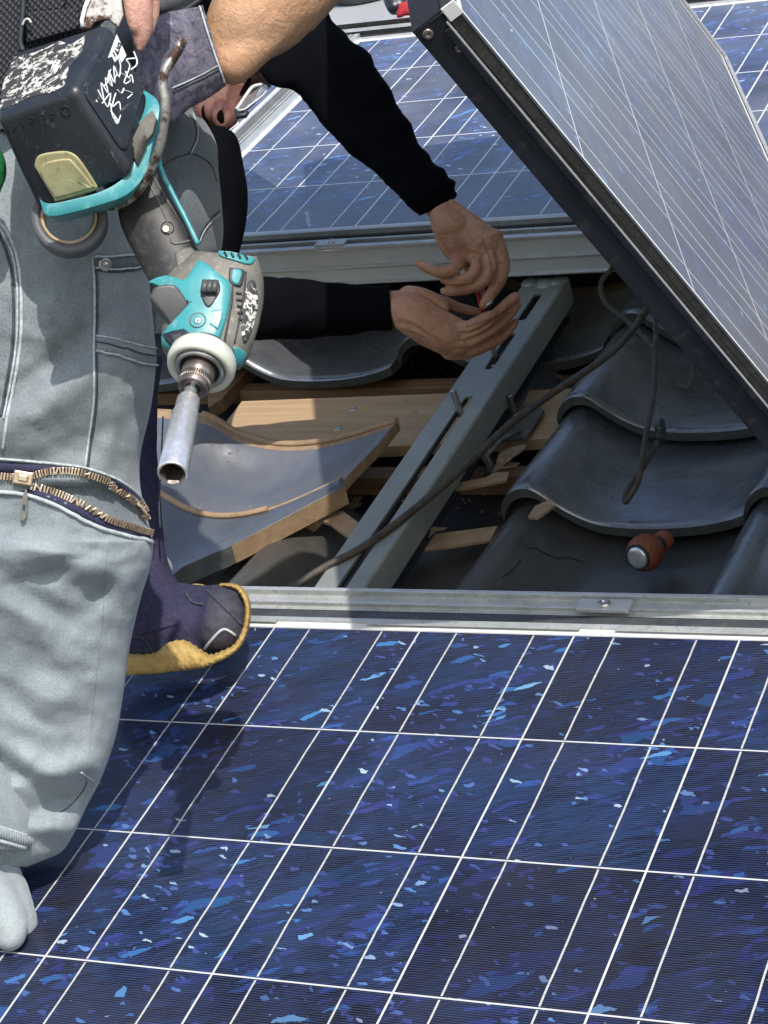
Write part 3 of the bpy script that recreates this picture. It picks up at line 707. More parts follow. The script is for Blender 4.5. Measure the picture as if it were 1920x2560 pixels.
# boards, battens, scraps
def board(name, x0, x1, y0, y1, z0, z1, mat, label, cat, rz=0, bev=.001):
    m = MB(); m.box((x0, y0, z0), (x1, y1, z1), 0); o = m.build(name, mat, bev=bev); o.rotation_euler.z = rz; return tag(o, label, cat)
bd = thing('wooden_board', 'pale pine board lying in the open roof, left of the slotted bracket', 'board', (-.14, .64, -.155))
m = MB(); pts = [H(x, y, -.138) for x, y in ((522, 866), (1250, 838), (1215, 945), (432, 985))]; plate(pts, (0, 0, 1), .016, m); m.build('plank', MT['wood'], bd, bev=.001)
for x, y in (c5(668, 905), c5(580, 1025)):
    m = MB(); m.lathe(H(x, y, -.1379), (0, 0, 1), [(0, .0052), (.0008, .005), (.0012, .003), (.0004, .0026), (.0004, 0)], 18); m.build('screw_head', MT['steel'], bd)
board('batten', -.9, .9, .548, .575, -.184, -.158, MT['wood_dark'], 'old brown batten under the front edge of the pine board', 'batten')
board('batten', -.9, .9, .795, .82, -.184, -.165, MT['wood_dark'], 'brown batten in the dark below the rear course of tiles', 'batten')
m = MB(); plate([H(x, y, -.150) for x, y in ((445, 815), (560, 735), (585, 748), (480, 860), (450, 880))], (0, 0, 1), .02, m)
tag(m.build('wood_offcut', MT['wood_dark'], bev=.001), 'brown wooden offcut slanting behind the drill chuck', 'offcut')
# tan clay-coloured strips peeping from under tiles
def strip(pts, h, lab, nm='clay_shard', mat='clay'):
    m = MB(); plate([H(x, y, h) for x, y in pts], (0, 0, 1), .0045, m); return tag(m.build(nm, MT[mat], bev=.0008), lab, 'clay piece' if nm == 'clay_shard' else 'leaf')
strip([(878, 1175), (900, 1158), (1075, 1135), (1060, 1165), (965, 1180), (880, 1188)], -.128, 'long flat clay shard just right of the slotted bracket')
strip([(1155, 1092), (1188, 1078), (1198, 1090), (1160, 1117), (1140, 1115)], -.088, 'small clay chip at the crest of the cracked tile')
strip([(980, 1052), (990, 1042), (1050, 1030), (1068, 1020), (1100, 1018), (1095, 1035), (1050, 1045), (985, 1056)], -.120, 'broken clay splinter at the foot of the metal hook')
strip([(655, 1112), (700, 1092), (742, 1104), (788, 1138), (762, 1168), (712, 1130)], -.106, 'clay-coloured corner of a broken tile just left of the slotted bracket')
def leaf(cx, cy, h, L, ang, lab):
    o = H(cx, cy, h); m = MB(); d = Vector((math.cos(ang), math.sin(ang), .25)).normalized(); s = d.cross(Vector((0, 0, 1))).normalized(); rows = []
    for i in range(9):
        t = i / 8; wd = L * .22 * math.sin(math.pi * t) ** .8 + .0004
        rows.append([o + d * L * (t - .5) + s * wd * k + Vector((0, 0, .25 * wd * abs(k) + .004 * math.sin(t * 5))) for k in (-1, -.5, 0, .5, 1)])
    m.grid(rows); ob = m.build('dry_leaf', MT['leaf']); so_ = ob.modifiers.new('t', 'SOLIDIFY'); so_.thickness = .0006
    return tag(ob, lab, 'leaf')
leaf(742, 1102, -.150, .05, .6, 'curled dry leaf beside the left flank of the bracket')
leaf(770, 1085, -.155, .03, 1.6, 'small dry leaf left of the bracket, above the curled one')
leaf(1104, 985, -.12, .055, 1.1, 'crumpled brown leaf hanging by the metal hook under the cable')
leaf(1090, 1010, -.125, .04, .5, 'torn dry leaf at the foot of the metal hook')
leaf(945, 1148, -.118, .025, .9, 'thin sliver of dry bark on the clay shard')
m = MB()
for k in range(260):
    x = random.uniform(640, 1180); y = random.choice((random.uniform(790, 850), random.uniform(975, 1140), random.uniform(1040, 1130)))
    p = H(x, y, -.184); s_ = random.uniform(.0006, .0024)
    m.box(-Vector((s_, s_ * .5, s_ * .3)), Vector((s_, s_ * .5, s_ * .3)), 0, Matrix.Rotation(random.uniform(0, 3), 3, 'Z'), p + Vector((0, 0, .0012)))
struct(tag(m.build('roof_debris', MT['clay'], loc=(0, .6, -.18)), 'fine clay crumbs scattered on the black roofing felt', 'debris'), 'stuff')

m = MB()
for k in range(170):
    x = random.uniform(420, 850); y = random.uniform(895, 1000) if random.random() < .6 else random.uniform(1085, 1180); p, n_ = snap(TL1, x, y, .0004, 2.6)
    if (p - W(x, y, 2.6)).length < 1e-6 or (random.random() < .5 and y > 960 and y < 1080): continue
    s_ = random.uniform(.0005, .0018); m.box(-Vector((s_, s_ * .6, s_ * .4)), Vector((s_, s_ * .6, s_ * .4)), 0, Matrix.Rotation(random.uniform(0, 3), 3, 'Z'), p)
struct(tag(m.build('tile_grit', MT['clay'], loc=(-.3, .6, -.1)), 'crumbs of clay and dirt on the loose tiles', 'debris'), 'stuff')

# ---------------------------------------------------------------- slotted bracket
br = thing('slotted_bracket', 'green-grey slotted steel channel running from the rear rail to the front', 'bracket', (-.02, .18, -.09))
bx0, bx1, zt, zb, ya, yb = -.0480, .0065, -.0700, -.108, .085, .918
slots = [(.16, .595), (.663, .760), (.795, .872)]     # y ranges of the long holes, x centre
sxm, shw = -.0175, .0058
m = MB(); t_ = .0035; ys = [ya] + [v for s_ in slots for v in s_] + [yb]
def topz(x): return zt
def cap_arc(yc, r, sgn, n=8): return [(sxm + r * math.cos(a), yc + sgn * r * math.sin(a)) for a in [math.pi * i / n for i in range(n + 1)]]
bm = bmesh.new()
def ng(pts, z): 
    vs = [(p[0], p[1], z) for p in pts]; m.add([Vector(v) for v in vs], [list(range(len(vs)))], 0)
# left strip and right strip, with bridges between slots, arcs at slot ends
for zz in (zt, zt - t_):
    ng([(bx0, ya), (sxm - shw, ya), (sxm - shw, yb), (bx0, yb)], zz); ng([(sxm + shw, ya), (bx1, ya), (bx1, yb), (sxm + shw, yb)], zz)
    for a, b in [(ya, slots[0][0]), (slots[0][1], slots[1][0]), (slots[1][1], slots[2][0]), (slots[2][1], yb)]:
        pts = []
        if a > ya: pts += [(sxm - shw, a - shw)] + [(x, y) for x, y in cap_arc(a - shw, shw, 1)][::-1]
        else: pts += [(sxm - shw, a), (sxm + shw, a)]
        if b < yb: pts += [(x, y) for x, y in cap_arc(b + shw, shw, -1)]
        else: pts += [(sxm + shw, b), (sxm - shw, b)]
        ng(pts, zz)
for a, b in slots:
    loop = [(sxm + shw, a + shw)] + cap_arc(b - shw, shw, 1) + [(sxm - shw, a + shw)] + cap_arc(a + shw, shw, -1)[::-1]
    m.grid([[Vector((x, y, zt)) for x, y in loop], [Vector((x, y, zt - t_)) for x, y in loop]], 0, False, True)
# rounded outer shoulders and side walls
for sx_, xe in ((-1, bx0), (1, bx1)):
    R_ = .004; rows = []
    for j in range(2):
        y = (ya, yb)[j]; arc = [Vector((xe + sx_ * R_ * math.sin(a), y, zt - R_ + R_ * math.cos(a))) for a in [math.pi / 2 * i / 6 for i in range(7)]]
        rows.append(arc + [Vector((xe + sx_ * R_, y, zb))])
    m.grid(rows, 0, True)
    m.box((min(xe + sx_ * (R_ - .0031), xe + sx_ * (R_ - .0002)), ya, zb), (max(xe + sx_ * (R_ - .0031), xe + sx_ * (R_ - .0002)), yb, zt - R_))
m.build('channel', MT['galv'], br)
m = MB(); m.box((bx0 + .002, ya + .01, -.1285), (bx1 - .002, yb - .01, -.124)); m.build('channel_floor', MT['deck'], br)
# weld lumps at its head
m = MB()
for k, (dx, rr_) in enumerate(((.006, .010), (.018, .006), (.030, .011), (.044, .009), (.052, .007))):
    m.ball((bx0 + dx, yb - .012 + .006 * math.sin(k * 2.1), zt - .001), rr_, 0, (1.2, 1.3, .62))
fuse('weld_bead', m, MT['galv'], br, .0015, 3)
def bolt(x, y, z0, z1, lab, tilt=(0, 0), nut=True):
    r = thing('threaded_bolt', lab, 'bolt', (x, y, z0)); ax = Vector((tilt[0], tilt[1], 1)).normalized(); o = Vector((x, y, z0)); L = (z1 - z0)
    prof = []
    n_ = int(L / .0011)
    for i in range(n_): prof += [(i * .0011, .0036), (i * .0011 + .00055, .0042)]
    prof += [(L, .0034), (L, 0)]
    m = MB(); m.lathe(o, ax, prof, 16); m.build('shank', MT['steel'], r)
    if nut:
        m = MB(); m.lathe(o, ax, [(0, .009), (.0015, .009)], 24); m.lathe(o + ax * .0015, ax, [(0, .0072), (.006, .0072), (.0064, .006)], 6); m.build('nut', MT['steel'], r, bev=.0004)
p_ = H(*c5(1310, 925), zt); bolt(p_.x, p_.y, zt - .012, zt + .030, 'threaded bolt standing in the slot beside the clay tile end', (-.12, .05), False)
p_ = H(*c5(1510, 590), zt); bolt(p_.x, p_.y, zt - .012, zt + .014, 'short bolt in the slot just below the cupped hand', (0, 0), False)
# tile hook with its plate, right of the bracket
hk = thing('roof_hook', 'dark steel roof hook plate bolted down under the right side of the bracket', 'roof hook', tuple(H(1110, 930, -.13)))
m = MB(); plate([H(x, y, -.128) for x, y in ((1062, 905), (1152, 868), (1175, 885), (1135, 945), (1055, 950))], (0, 0, 1), .005, m); m.build('base_plate', MT['tile_edge'], hk, bev=.001)
m = MB(); q = [H(x, y, h) for x, y, h in ((1120, 930, -.12), (1075, 950, -.11), (1045, 985, -.115), (1062, 1010, -.13), (1052, 1035, -.15))]; m.tube(q, [.007] * 5, 8, 0, True, .35); m.build('hook_arm', MT['tile_edge'], hk)
m = MB(); plate([H(x, y, -.16) for x, y in ((1045, 960), (1110, 950), (1100, 1030), (1060, 1030))], (0, 0, 1), .004, m); m.build('foot_plate', MT['tile_edge'], hk, bev=.001)
p_ = H(1107, 957 - 55, -.126); bolt(p_.x + .004, p_.y - .0, -.127, -.094, 'threaded bolt with nut on the hook plate right of the bracket', (-.05, 0))

# ---------------------------------------------------------------- cables
def cable(pts, r, lab, mat='cable'):
    q = [Vector(p) for p in smooth_pts([tuple(H(x, y, h)) for x, y, h in pts], 7)]; m = MB(); m.tube(q, r, 12)
    return tag(m.build('cable', MT[mat]), lab, 'cable')
cable([(560, 1300, -.09), (628, 1270, -.072), (700, 1226, -.068), (770, 1190, -.066), (830, 1150, -.066), (905, 1092, -.066), (1000, 1012, -.064), (1100, 918, -.058), (1200, 845, -.05), (1290, 785, -.04), (1350, 733, -.02), (1398, 668, .02), (1420, 640, .05)], .0045,
      'long dusty black cable slung across the slotted bracket')
cable([(1330, 560, -.03), (1320, 582, -.05), (1298, 612, -.06), (1308, 655, -.065), (1352, 692, -.07), (1400, 738, -.07), (1440, 790, -.07), (1466, 828, -.075), (1486, 838, -.075), (1496, 818, -.07), (1500, 785, -.06), (1510, 740, -.04)], .0034,
      'black cable looping down from the rear rail and bent up under the raised panel')
cable([(1408, 660, -.03), (1416, 700, -.04), (1415, 780, -.06), (1411, 860, -.065), (1398, 925, -.07), (1388, 985, -.085), (1380, 1035, -.098), (1362, 1070, -.112), (1351, 1084, -.118), (1353, 1064, -.112), (1368, 1040, -.108), (1390, 1008, -.10), (1410, 975, -.09), (1424, 945, -.08)], .0034,
      'black cable hanging in a narrow loop with a plug on the dark tile')
pl = thing('cable_plug', 'black round connector plug on the end of the hanging cable loop', 'plug', tuple(H(1425, 940, -.08)))
ax = (H(1430, 905, -.066) - H(1424, 945, -.08)).normalized(); o_ = H(1424, 945, -.08)
m = MB(); m.lathe(o_, ax, [(-.004, .0035), (-.004, .0058), (.004, .0062), (.005, .0050), (.007, .0050), (.008, .0064), (.013, .0064), (.014, .0048), (.018, .0045), (.022, .003)], 20); m.build('body', MT['bat'], pl)

# ---------------------------------------------------------------- orange tool grip
tg = thing('screwdriver', 'screwdriver with orange textured grip and steel cap lying under the tile lip', 'screwdriver', tuple(H(1385, 1198, -.10)))
o_ = H(1378, 1204, -.118); e_ = H(1462, 1150, -.104); ax = (e_ - o_).normalized()
ax = (CF * .62 + CR * .55 + CU * .30).normalized()
m = MB(); rows = []; prof = [(.0005, .0140), (.003, .0172), (.010, .0200), (.019, .0200), (.027, .0175), (.032, .0120)]
pp = smooth_pts(prof, 6); n_ = 72; a_ = ax.orthogonal().normalized(); b_ = ax.cross(a_)
for h, r in pp:
    rows.append([o_ + ax * h + (a_ * math.cos(q) + b_ * math.sin(q)) * (r - .0011 * (1 if (abs(math.sin(q * 6 + h * 330)) < .28 or abs(math.sin(q * 6 - h * 330)) < .28) and r > .0145 else 0)) for q in [2 * math.pi * j / n_ for j in range(n_)]])
m.grid(rows, 0, True, True); m.build('grip', MT['orange_grip'], tg)
m = MB(); m.lathe(o_, ax, [(.002, .0148), (-.0010, .0148), (-.0014, .0132), (-.0002, .0124)], 36); m.build('collar', MT['black_rubber'], tg)
m = MB(); m.lathe(o_, ax, [(0, .0124), (-.0022, .0122), (-.0034, .0108), (-.0038, .006), (-.0039, 0)], 36); m.build('striking_cap', MT['chrome'], tg)
m = MB(); m.lathe(o_, ax, [(.033, .0095), (.040, .0085), (.045, .009)], 30); m.build('neck', MT['bat'], tg)
m = MB(); m.lathe(o_, ax, [(.043, .0090), (.047, .0115), (.056, .0112), (.060, .006), (.060, 0)], 36); m.build('handle', MT['orange_grip'], tg)

# things lying on the ridge sheet
pb = thing('plastic_pail', 'dark grey round pail standing on the grey ridge sheet at the top edge', 'pail', tuple(H(800, -25, -.03)))
o_ = H(803, -22, -.03); m = MB(); m.lathe(o_, (0, 0, 1), [(.0005, 0), (.0005, .082), (.004, .088), (.02, .090), (.022, .094), (.028, .094), (.12, .105), (.12, .102), (.006, .082), (.006, 0)], 48); m.build('shell', MT['dark_grey_plastic'], pb)
gl = thing('work_glove', 'red and black work glove beside the corner of the raised panel', 'glove', tuple(H(862, 20, 0)))
m = MB(); limb_px(m, [(845, -20, 22, 3.30), (848, 0, 20, 3.28), (852, 16, 17, 3.27)]); limb_px(m, [(860, -10, 18, 3.28), (866, 12, 14, 3.27)]); fuse('palm', m, MT['bat'], gl, .003, 4)
m = MB(); limb_px(m, [(872, 14, 11, 3.25), (866, 29, 10, 3.25), (862, 33, 7, 3.25)]); limb_px(m, [(880, 12, 10, 3.25), (884, 26, 9, 3.25)]); fuse('cuff', m, MT['red'], gl, .003, 3)

# ================================================================== person in jeans (foreground, left)
p1 = thing('person', 'person in faded grey-blue jeans and grey camouflage sleeve standing in front at left', 'person', tuple(H(40, 1985, 0)))
# near leg: outline left and right edge in the photograph, distance of its front, depth
rowsJ = [  # y, xl, xr, front distance, depth radius (m)
    (-120, -150, 300, 1.70, .085), (60, -190, 330, 1.70, .085), (240, -230, 350, 1.70, .085), (380, -260, 340, 1.695, .083), (500, -270, 318, 1.69, .080), (600, -270, 322, 1.69, .078), (700, -265, 331, 1.69, .076),
    (780, -260, 337, 1.695, .074), (880, -250, 326, 1.70, .072), (980, -240, 304, 1.71, .070), (1050, -235, 303, 1.715, .069), (1110, -232, 316, 1.72, .070), (1150, -230, 326, 1.722, .071),
    (1180, -230, 331, 1.722, .071), (1230, -230, 323, 1.725, .070), (1300, -228, 302, 1.735, .068), (1400, -222, 280, 1.75, .065), (1500, -214, 266, 1.765, .062), (1590, -205, 250, 1.78, .060),
    (1680, -195, 219, 1.79, .056), (1740, -185, 188, 1.80, .052), (1800, -175, 160, 1.805, .048), (1840, -168, 132, 1.81, .042), (1862, -160, 84, 1.812, .034), (1872, -150, 58, 1.815, .026)]
rj = smooth_pts(rowsJ, 9); NA = 150; rows = []
def fold(x, y, q):
    """cloth folds of the leg, in metres, as a function of the place in the photograph"""
    d = 0.0
    def crease(ax, ay, bx, by, wd, amp):
        vx, vy = bx - ax, by - ay; L = math.hypot(vx, vy); amp *= 1.9; t = ((x - ax) * vx + (y - ay) * vy) / (L * L); tc_ = min(1, max(0, t))
        dd = math.hypot(x - ax - vx * tc_, y - ay - vy * tc_); return amp * math.exp(-(dd / wd) ** 2) * (1 - .5 * abs(2 * tc_ - 1))
    for c in ((0, 940, 250, 780, 42, .005), (20, 860, 210, 700, 26, -.004), (60, 1010, 300, 900, 34, -.0035), (0, 1190, 180, 1210, 36, .005), (60, 1250, 190, 1200, 24, -.005),
              (0, 1290, 150, 1420, 36, .005), (20, 1260, 160, 1350, 22, -.004), (0, 1560, 240, 1470, 40, .003), (0, 1650, 170, 1740, 28, -.007), (30, 1700, 190, 1650, 28, .006),
              (80, 1750, 190, 1700, 22, -.007), (70, 1790, 150, 1790, 22, .005), (0, 1610, 120, 1690, 26, .005), (225, 1000, 260, 860, 24, .003), (120, 600, 280, 560, 50, -.002),
              (60, 1180, 280, 1260, 26, .0035), (180, 1320, 260, 1240, 26, -.0035), (0, 1480, 90, 1560, 24, -.003)):
        d += crease(*c)
    d += .0022 * noise.noise(Vector((x * .011, y * .008, 1.5))) + .0012 * noise.noise(Vector((x * .03, y * .02, 4.5)))
    d += .0009 * noise.noise(Vector((x * .07, y * .045, 9.5)))
    wx, wy = x + 30 * noise.noise(Vector((x * .01, y * .01, 3))), y + 30 * noise.noise(Vector((x * .01, y * .01, 7)))
    qz = min(1, max(0, abs(y - 1085) / 60 - 1.1))
    for sx, sy, z_, a_ in ((.0045, .013, 11.0, .0018), (.009, .026, 21.0, .0009)):
        r_ = 1 - min(1, abs(noise.noise(Vector((wx * sx + wy * sx * .5, wy * sy - wx * sy * .4, z_)))) * 2.6); d += a_ * qz * r_ ** 1.6
    return d
for y, xl, xr, df, dr in rj:
    xc, a = (xl + xr) / 2, (xr - xl) / 2; r = []
    for j in range(NA):
        q = 2 * math.pi * j / NA; cx, cy = math.cos(q), math.sin(q)
        X = xc + a * (abs(cx) ** .92) * (1 if cx > 0 else -1); dd = df + dr - dr * (abs(cy) ** .85) * (1 if cy > 0 else -1)
        k = 0
        if cy > -.3:
            k = fold(X, y, q) * min(1, (cy + .3) * 1.6)
            if y > 1168: k += .0035 * math.exp(-(y - 1168) / 60.0)         # the unzipped lower leg stands proud at its rim
            if 1045 < y < 1165:                                             # sagging opening between the two rows of the zip
                t0 = 1052 + max(0, X - 60) * .12 - max(0, 60 - X) * .1; t1 = 1056 + max(0, X - 60) * .34
                t0 = 1020 + max(0, X - 200) * .75 * ((X - 200) / 110.0 if X > 200 else 0)
                mid = (t0 + t1) / 2; hw = max(4, (t1 - t0) / 2)
                k -= .009 * max(0, 1 - ((y - mid) / hw) ** 2) * min(1, max(0, (X - 60) / 60.0))
        r.append(W(X, y, dd - k * 1.3))
    rows.append(r)
m = MB(); m.grid(rows, 0, True, True); m.add(rows[-1], [list(range(NA))], 0)
# second leg / seat behind, coming out right of the drill
blob = smooth_pts([(60, 250, 400, 1.84, .07), (160, 262, 428, 1.83, .085), (240, 250, 420, 1.825, .09), (262, 245, 443, 1.82, .09), (310, 235, 467, 1.82, .09), (370, 230, 472, 1.82, .088), (440, 230, 479, 1.82, .085), (510, 230, 482, 1.83, .08), (560, 225, 470, 1.84, .07), (640, 220, 420, 1.86, .06), (720, 215, 380, 1.88, .05)], 8)
rows2 = []
for y, xl, xr, df, dr in blob:
    xc, a = (xl + xr) / 2, (xr - xl) / 2; r = []
    for j in range(72):
        q = 2 * math.pi * j / 72; X = xc + a * math.cos(q); dd = df + dr - dr * math.sin(q)
        k = .003 * math.exp(-((X - 395 - (y - 400) * .12) / 16) ** 2) - .0035 * math.exp(-((y - 385 + (X - 400) * .5) / 16) ** 2) + .003 * noise.noise(Vector((X * .015, y * .015, 8)))
        r.append(W(X, y, dd - k))
    rows2.append(r)
leg = m.build('trousers', MT['denim'], p1)
m = MB(); m.grid(rows2, 0, True, True); leg2 = m.build('far_trouser_leg', MT['denim_dark'], p1)  # far leg wears the copy with shade in its colour
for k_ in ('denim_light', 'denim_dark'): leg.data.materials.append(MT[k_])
me = leg.data; off = p1.matrix_world.translation
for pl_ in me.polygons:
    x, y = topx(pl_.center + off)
    if y > 1168 or (y > 1056 + max(0, x - 60) * .34 and y > 1050 and x < 335): pl_.material_index = 1  # lower leg gets the sun-lightened copy
    elif y < 250 or (x > 75 and 1035 < y < 1060 + (x - 60) * .34 and y > 1030 + max(0, x - 200) * .6): pl_.material_index = 2  # top end and zip opening darkened by colour as if in shade
TL = bvh(leg); TL2 = bvh(leg2)
def seam(name, T, pts, r, mat, off_=.0005, flat=.6, n=8, prnt=None):
    m = MB(); q = snapline(T, pts, off_, n); m.tube(q, r, 6, 0, True); return m.build(name, MT[mat], prnt or p1)
seam('side_seam', TL, [(233, 1180), (226, 1240), (222, 1330), (212, 1430), (200, 1530), (190, 1640), (185, 1690)], .0006, 'denim', -.0002)
seam('side_seam', TL, [(206, 552), (210, 640), (209, 760), (208, 870), (196, 960), (190, 1008)], .0010, 'seam_dark', .0003)
seam('side_seam', TL, [(200, 552), (204, 640), (203, 760), (202, 870), (190, 960), (184, 1008)], .0010, 'seam', .0004)
seam('fly_seam', TL, [(-5, 475), (18, 505), (38, 560), (46, 640), (44, 740), (28, 840), (16, 900), (6, 970)], .0014, 'seam', .0002)
seam('fly_seam', TL, [(-5, 500), (8, 530), (24, 580), (30, 660), (26, 750), (12, 840), (2, 900)], .0012, 'seam_dark', .0008)
seam('fly_seam', TL, [(-5, 490), (14, 518), (32, 570), (38, 650), (35, 745), (20, 840), (8, 905)], .0009, 'seam', .0008)
seam('far_leg_seam', TL2, [c1(*p) for p in ((1125, 680), (1155, 740), (1158, 820), (1118, 905), (1040, 935), (960, 985))], .0007, 'seam_dark', .0001)
seam('far_leg_seam', TL2, [c1(*p) for p in ((1140, 670), (1168, 740), (1170, 820), (1128, 912))], .0007, 'seam', .0003)
seam('far_leg_seam', TL2, [c1(*p) for p in ((1120, 908), (1190, 930), (1250, 980), (1285, 1080))], .0007, 'seam_dark', .0001)
seam('far_leg_seam', TL2, [c1(*p) for p in ((1300, 1250), (1250, 1290), (1200, 1350), (1170, 1420))], .0009, 'seam_dark', .0003)
seam('far_leg_seam', TL2, [c1(*p) for p in ((1305, 1268), (1258, 1308), (1210, 1366), (1182, 1430))], .0006, 'seam', .0003)
# pocket welt, lower yoke seam and rivet
def patchcloth(name, T, top, bot, mat, off_=.0015, n=6):
    A = snapline(T, top, off_, n); B = snapline(T, bot, off_, n); m = MB()
    m.grid([A, [(a + b) / 2 + (a - b).cross(Vector((1, 0, 0))).normalized() * 0 for a, b in zip(A, B)], B], 0, True)
    o = m.build(name, MT[mat], p1); s_ = o.modifiers.new('t', 'SOLIDIFY'); s_.thickness = .0012; return o
patchcloth('pocket_welt', TL, [(202, 549), (240, 552), (290, 548), (318, 541)], [(204, 578), (240, 582), (290, 578), (322, 565)], 'denim_dark', .0016)
seam('pocket_seam', TL, [(204, 551), (240, 554), (290, 550), (320, 543)], .0009, 'seam', .0026)
seam('pocket_seam', TL, [(205, 578), (240, 583), (290, 579), (322, 567)], .0008, 'seam', .0022)
seam('pocket_seam', TL, [(206, 582), (240, 587), (290, 583), (322, 571)], .0009, 'seam_dark', .0006)
patchcloth('yoke_band', TL, [(209, 728), (250, 735), (300, 748), (337, 755)], [(210, 756), (250, 765), (300, 780), (339, 785)], 'denim', .0016)
seam('yoke_seam', TL, [(209, 726), (250, 733), (300, 746), (337, 753)], .0009, 'seam', .0016)
seam('yoke_seam', TL, [(209, 758), (250, 767), (300, 783), (339, 789)], .0011, 'seam', .0018)
seam('yoke_seam', TL, [(209, 741), (250, 749), (300, 763), (337, 769)], .0007, 'seam_dark', .0030)
rp, rn = snap(TL, *c2(540, 540), .002)
m = MB(); m.lathe(rp, rn, [(0, .0058), (.0012, .0056), (.0018, .0040), (.0010, .0030), (.0022, .0014), (.0022, 0)], 24); m.build('rivet', MT['steel'], p1)
# knee band hems above and below the zip
Zt = [(-6, 1026), (30, 1030), (70, 1028), (110, 1020), (150, 1018), (200, 1028), (250, 1050), (285, 1074), (306, 1096), (313, 1120)]
Zb = [(66, 1052), (110, 1066), (150, 1082), (200, 1105), (250, 1128), (290, 1142), (323, 1152)]
seam('knee_hem', TL, [(-6, 990), (60, 995), (130, 1003), (190, 1012), (250, 1034), (292, 1064), (312, 1092)], .0012, 'seam', .0008)
seam('knee_hem', TL, [(-6, 1062), (40, 1066), (100, 1082), (160, 1112), (210, 1138), (260, 1154), (328, 1172)], .0018, 'seam', .0014)
patchcloth('zip_tape', TL, [(-6, 996), (60, 1001), (130, 1008), (190, 1017), (250, 1040), (290, 1068), (310, 1096)], [(-6, 1020), (60, 1024), (130, 1017), (190, 1026), (248, 1052), (284, 1078), (306, 1104)], 'navy_tape', .0010)
patchcloth('zip_tape', TL, [(62, 1056), (110, 1070), (150, 1086), (200, 1109), (250, 1132), (290, 1146), (322, 1155)], [(40, 1062), (100, 1078), (158, 1106), (205, 1130), (255, 1148), (292, 1158), (326, 1166)], 'navy_tape', .0012)
zz = thing('zip', '', 'zip'); bpy.data.objects.remove(zz)
def zipper(pts, n, off_=.0026):
    q = snapline(TL, pts, off_, 24); L = [0]
    for a, b in zip(q, q[1:]): L.append(L[-1] + (b - a).length)
    m = MB(); k = 0
    for i in range(n):
        s_ = L[-1] * (i + .5) / n
        while L[k + 1] < s_: k += 1
        t = (q[k + 1] - q[k]).normalized(); p = q[k].lerp(q[k + 1], (s_ - L[k]) / max(1e-9, L[k + 1] - L[k]))
        v = (CP - p).normalized(); nrm = (v - t * v.dot(t)).normalized(); sd = t.cross(nrm)
        R_ = Matrix((t, sd, nrm)).transposed(); h = L[-1] / n * .30
        m.box((-h, -.0028, -.0012), (h, .0028, .0012), 0, R_, p)
    return m.build('zip_teeth', MT['brass'], p1, bev=.0002)
zipper(Zt, 74); zipper(Zb, 52)
# slider and pull
sp, sn = snap(TL, *c2(130, 1650), .005); tt = (W(100, 1050, 1.72) - W(40, 1040, 1.72)).normalized(); sn = -CF; sd = sn.cross(tt).normalized(); RR = Matrix((tt, sd, sn)).transposed()
m = MB(); m.box((-.0085, -.0055, -.0025), (.0075, .0055, .0025), 0, RR, sp); m.box((-.004, -.003, .0025), (.004, .003, .005), 0, RR, sp); sdr = m.build('zip_slider', MT['brass'], p1, bev=.0012)
q0 = snap(TL, 56, 1062, .006)[0]; q1 = snap(TL, 52, 1126, .005)[0]; ax = (q1 - q0).normalized(); s2 = sn.cross(ax).normalized()
m = MB(); hole = [q0 + ax * (.0135 + .0028 * math.cos(a)) + s2 * .0016 * math.sin(a) for a in [2 * math.pi * i / 24 for i in range(24)]]
outl = [q0 + ax * (.011 + .0128 * math.cos(a)) + s2 * (.0022 + .0018 * max(0, math.cos(a))) * math.sin(a) for a in [2 * math.pi * i / 24 for i in range(24)]]
m.grid([outl, hole], 0, False, True); m.grid([[p - sn * .0014 for p in outl], [p - sn * .0014 for p in hole]], 0, False, True); m.grid([outl, [p - sn * .0014 for p in outl]], 0, False, True); m.grid([hole, [p - sn * .0014 for p in hole]], 0, False, True)
sp_ = m.build('zip_pull', MT['steel'], p1)
# small tab seam on the shin and the trouser hem with ribbing
seam('shin_dart', TL, [(175, 1668), (190, 1679), (203, 1687)], .0010, 'seam', .0003)
seam('shin_dart', TL, [(188, 1688), (176, 1712), (150, 1742), (130, 1755)], .0005, 'seam_dark', .0003)
# turned-up hem at the very left: short flared trouser end over the boot
hr = smooth_pts([(1640, -190, 20, 1.770, .05), (1700, -190, 52, 1.768, .052), (1760, -185, 70, 1.770, .052), (1800, -180, 74, 1.773, .050), (1836, -176, 66, 1.777, .048)], 8); rows = []
for y, xl, xr, df, dr in hr:
    xc, a = (xl + xr) / 2, (xr - xl) / 2
    yo = lambda X: max(0, 20 - X) * .12 if y > 1700 else 0
    rows.append([W(xc + a * math.cos(q), y - yo(xc + a * math.cos(q)), df + dr - dr * math.sin(q) - .0016 * noise.noise(Vector((math.cos(q) * 4, y * .03, 2)))) for q in [2 * math.pi * j / 90 for j in range(90)]])
rows.append([p.lerp(W(-50, 1836, 1.83), .25) for p in rows[-1]])
m = MB(); m.grid(rows, 0, True, True); hm = m.build('trouser_hem', MT['denim_light'], p1); TH = bvh(hm)
seam('hem_stitch', TH, [(-6, 1784), (30, 1795), (58, 1805)], .0012, 'seam', .0008)
seam('hem_stitch', TH, [(-6, 1812), (30, 1823), (52, 1830)], .0022, 'seam', .0012)
m = MB()
for i in range(15):
    x = -4 + i * 5; a = snap(TH, x, 1786 + x * .35, .0012)[0]; b = snap(TH, x - 1, 1810 + x * .35, .0014)[0]; m.tube([a, (a + b) / 2 + (CP - a).normalized() * .0012, b], .0014, 6)
m.build('hem_ribbing', MT['denim_light'], p1)
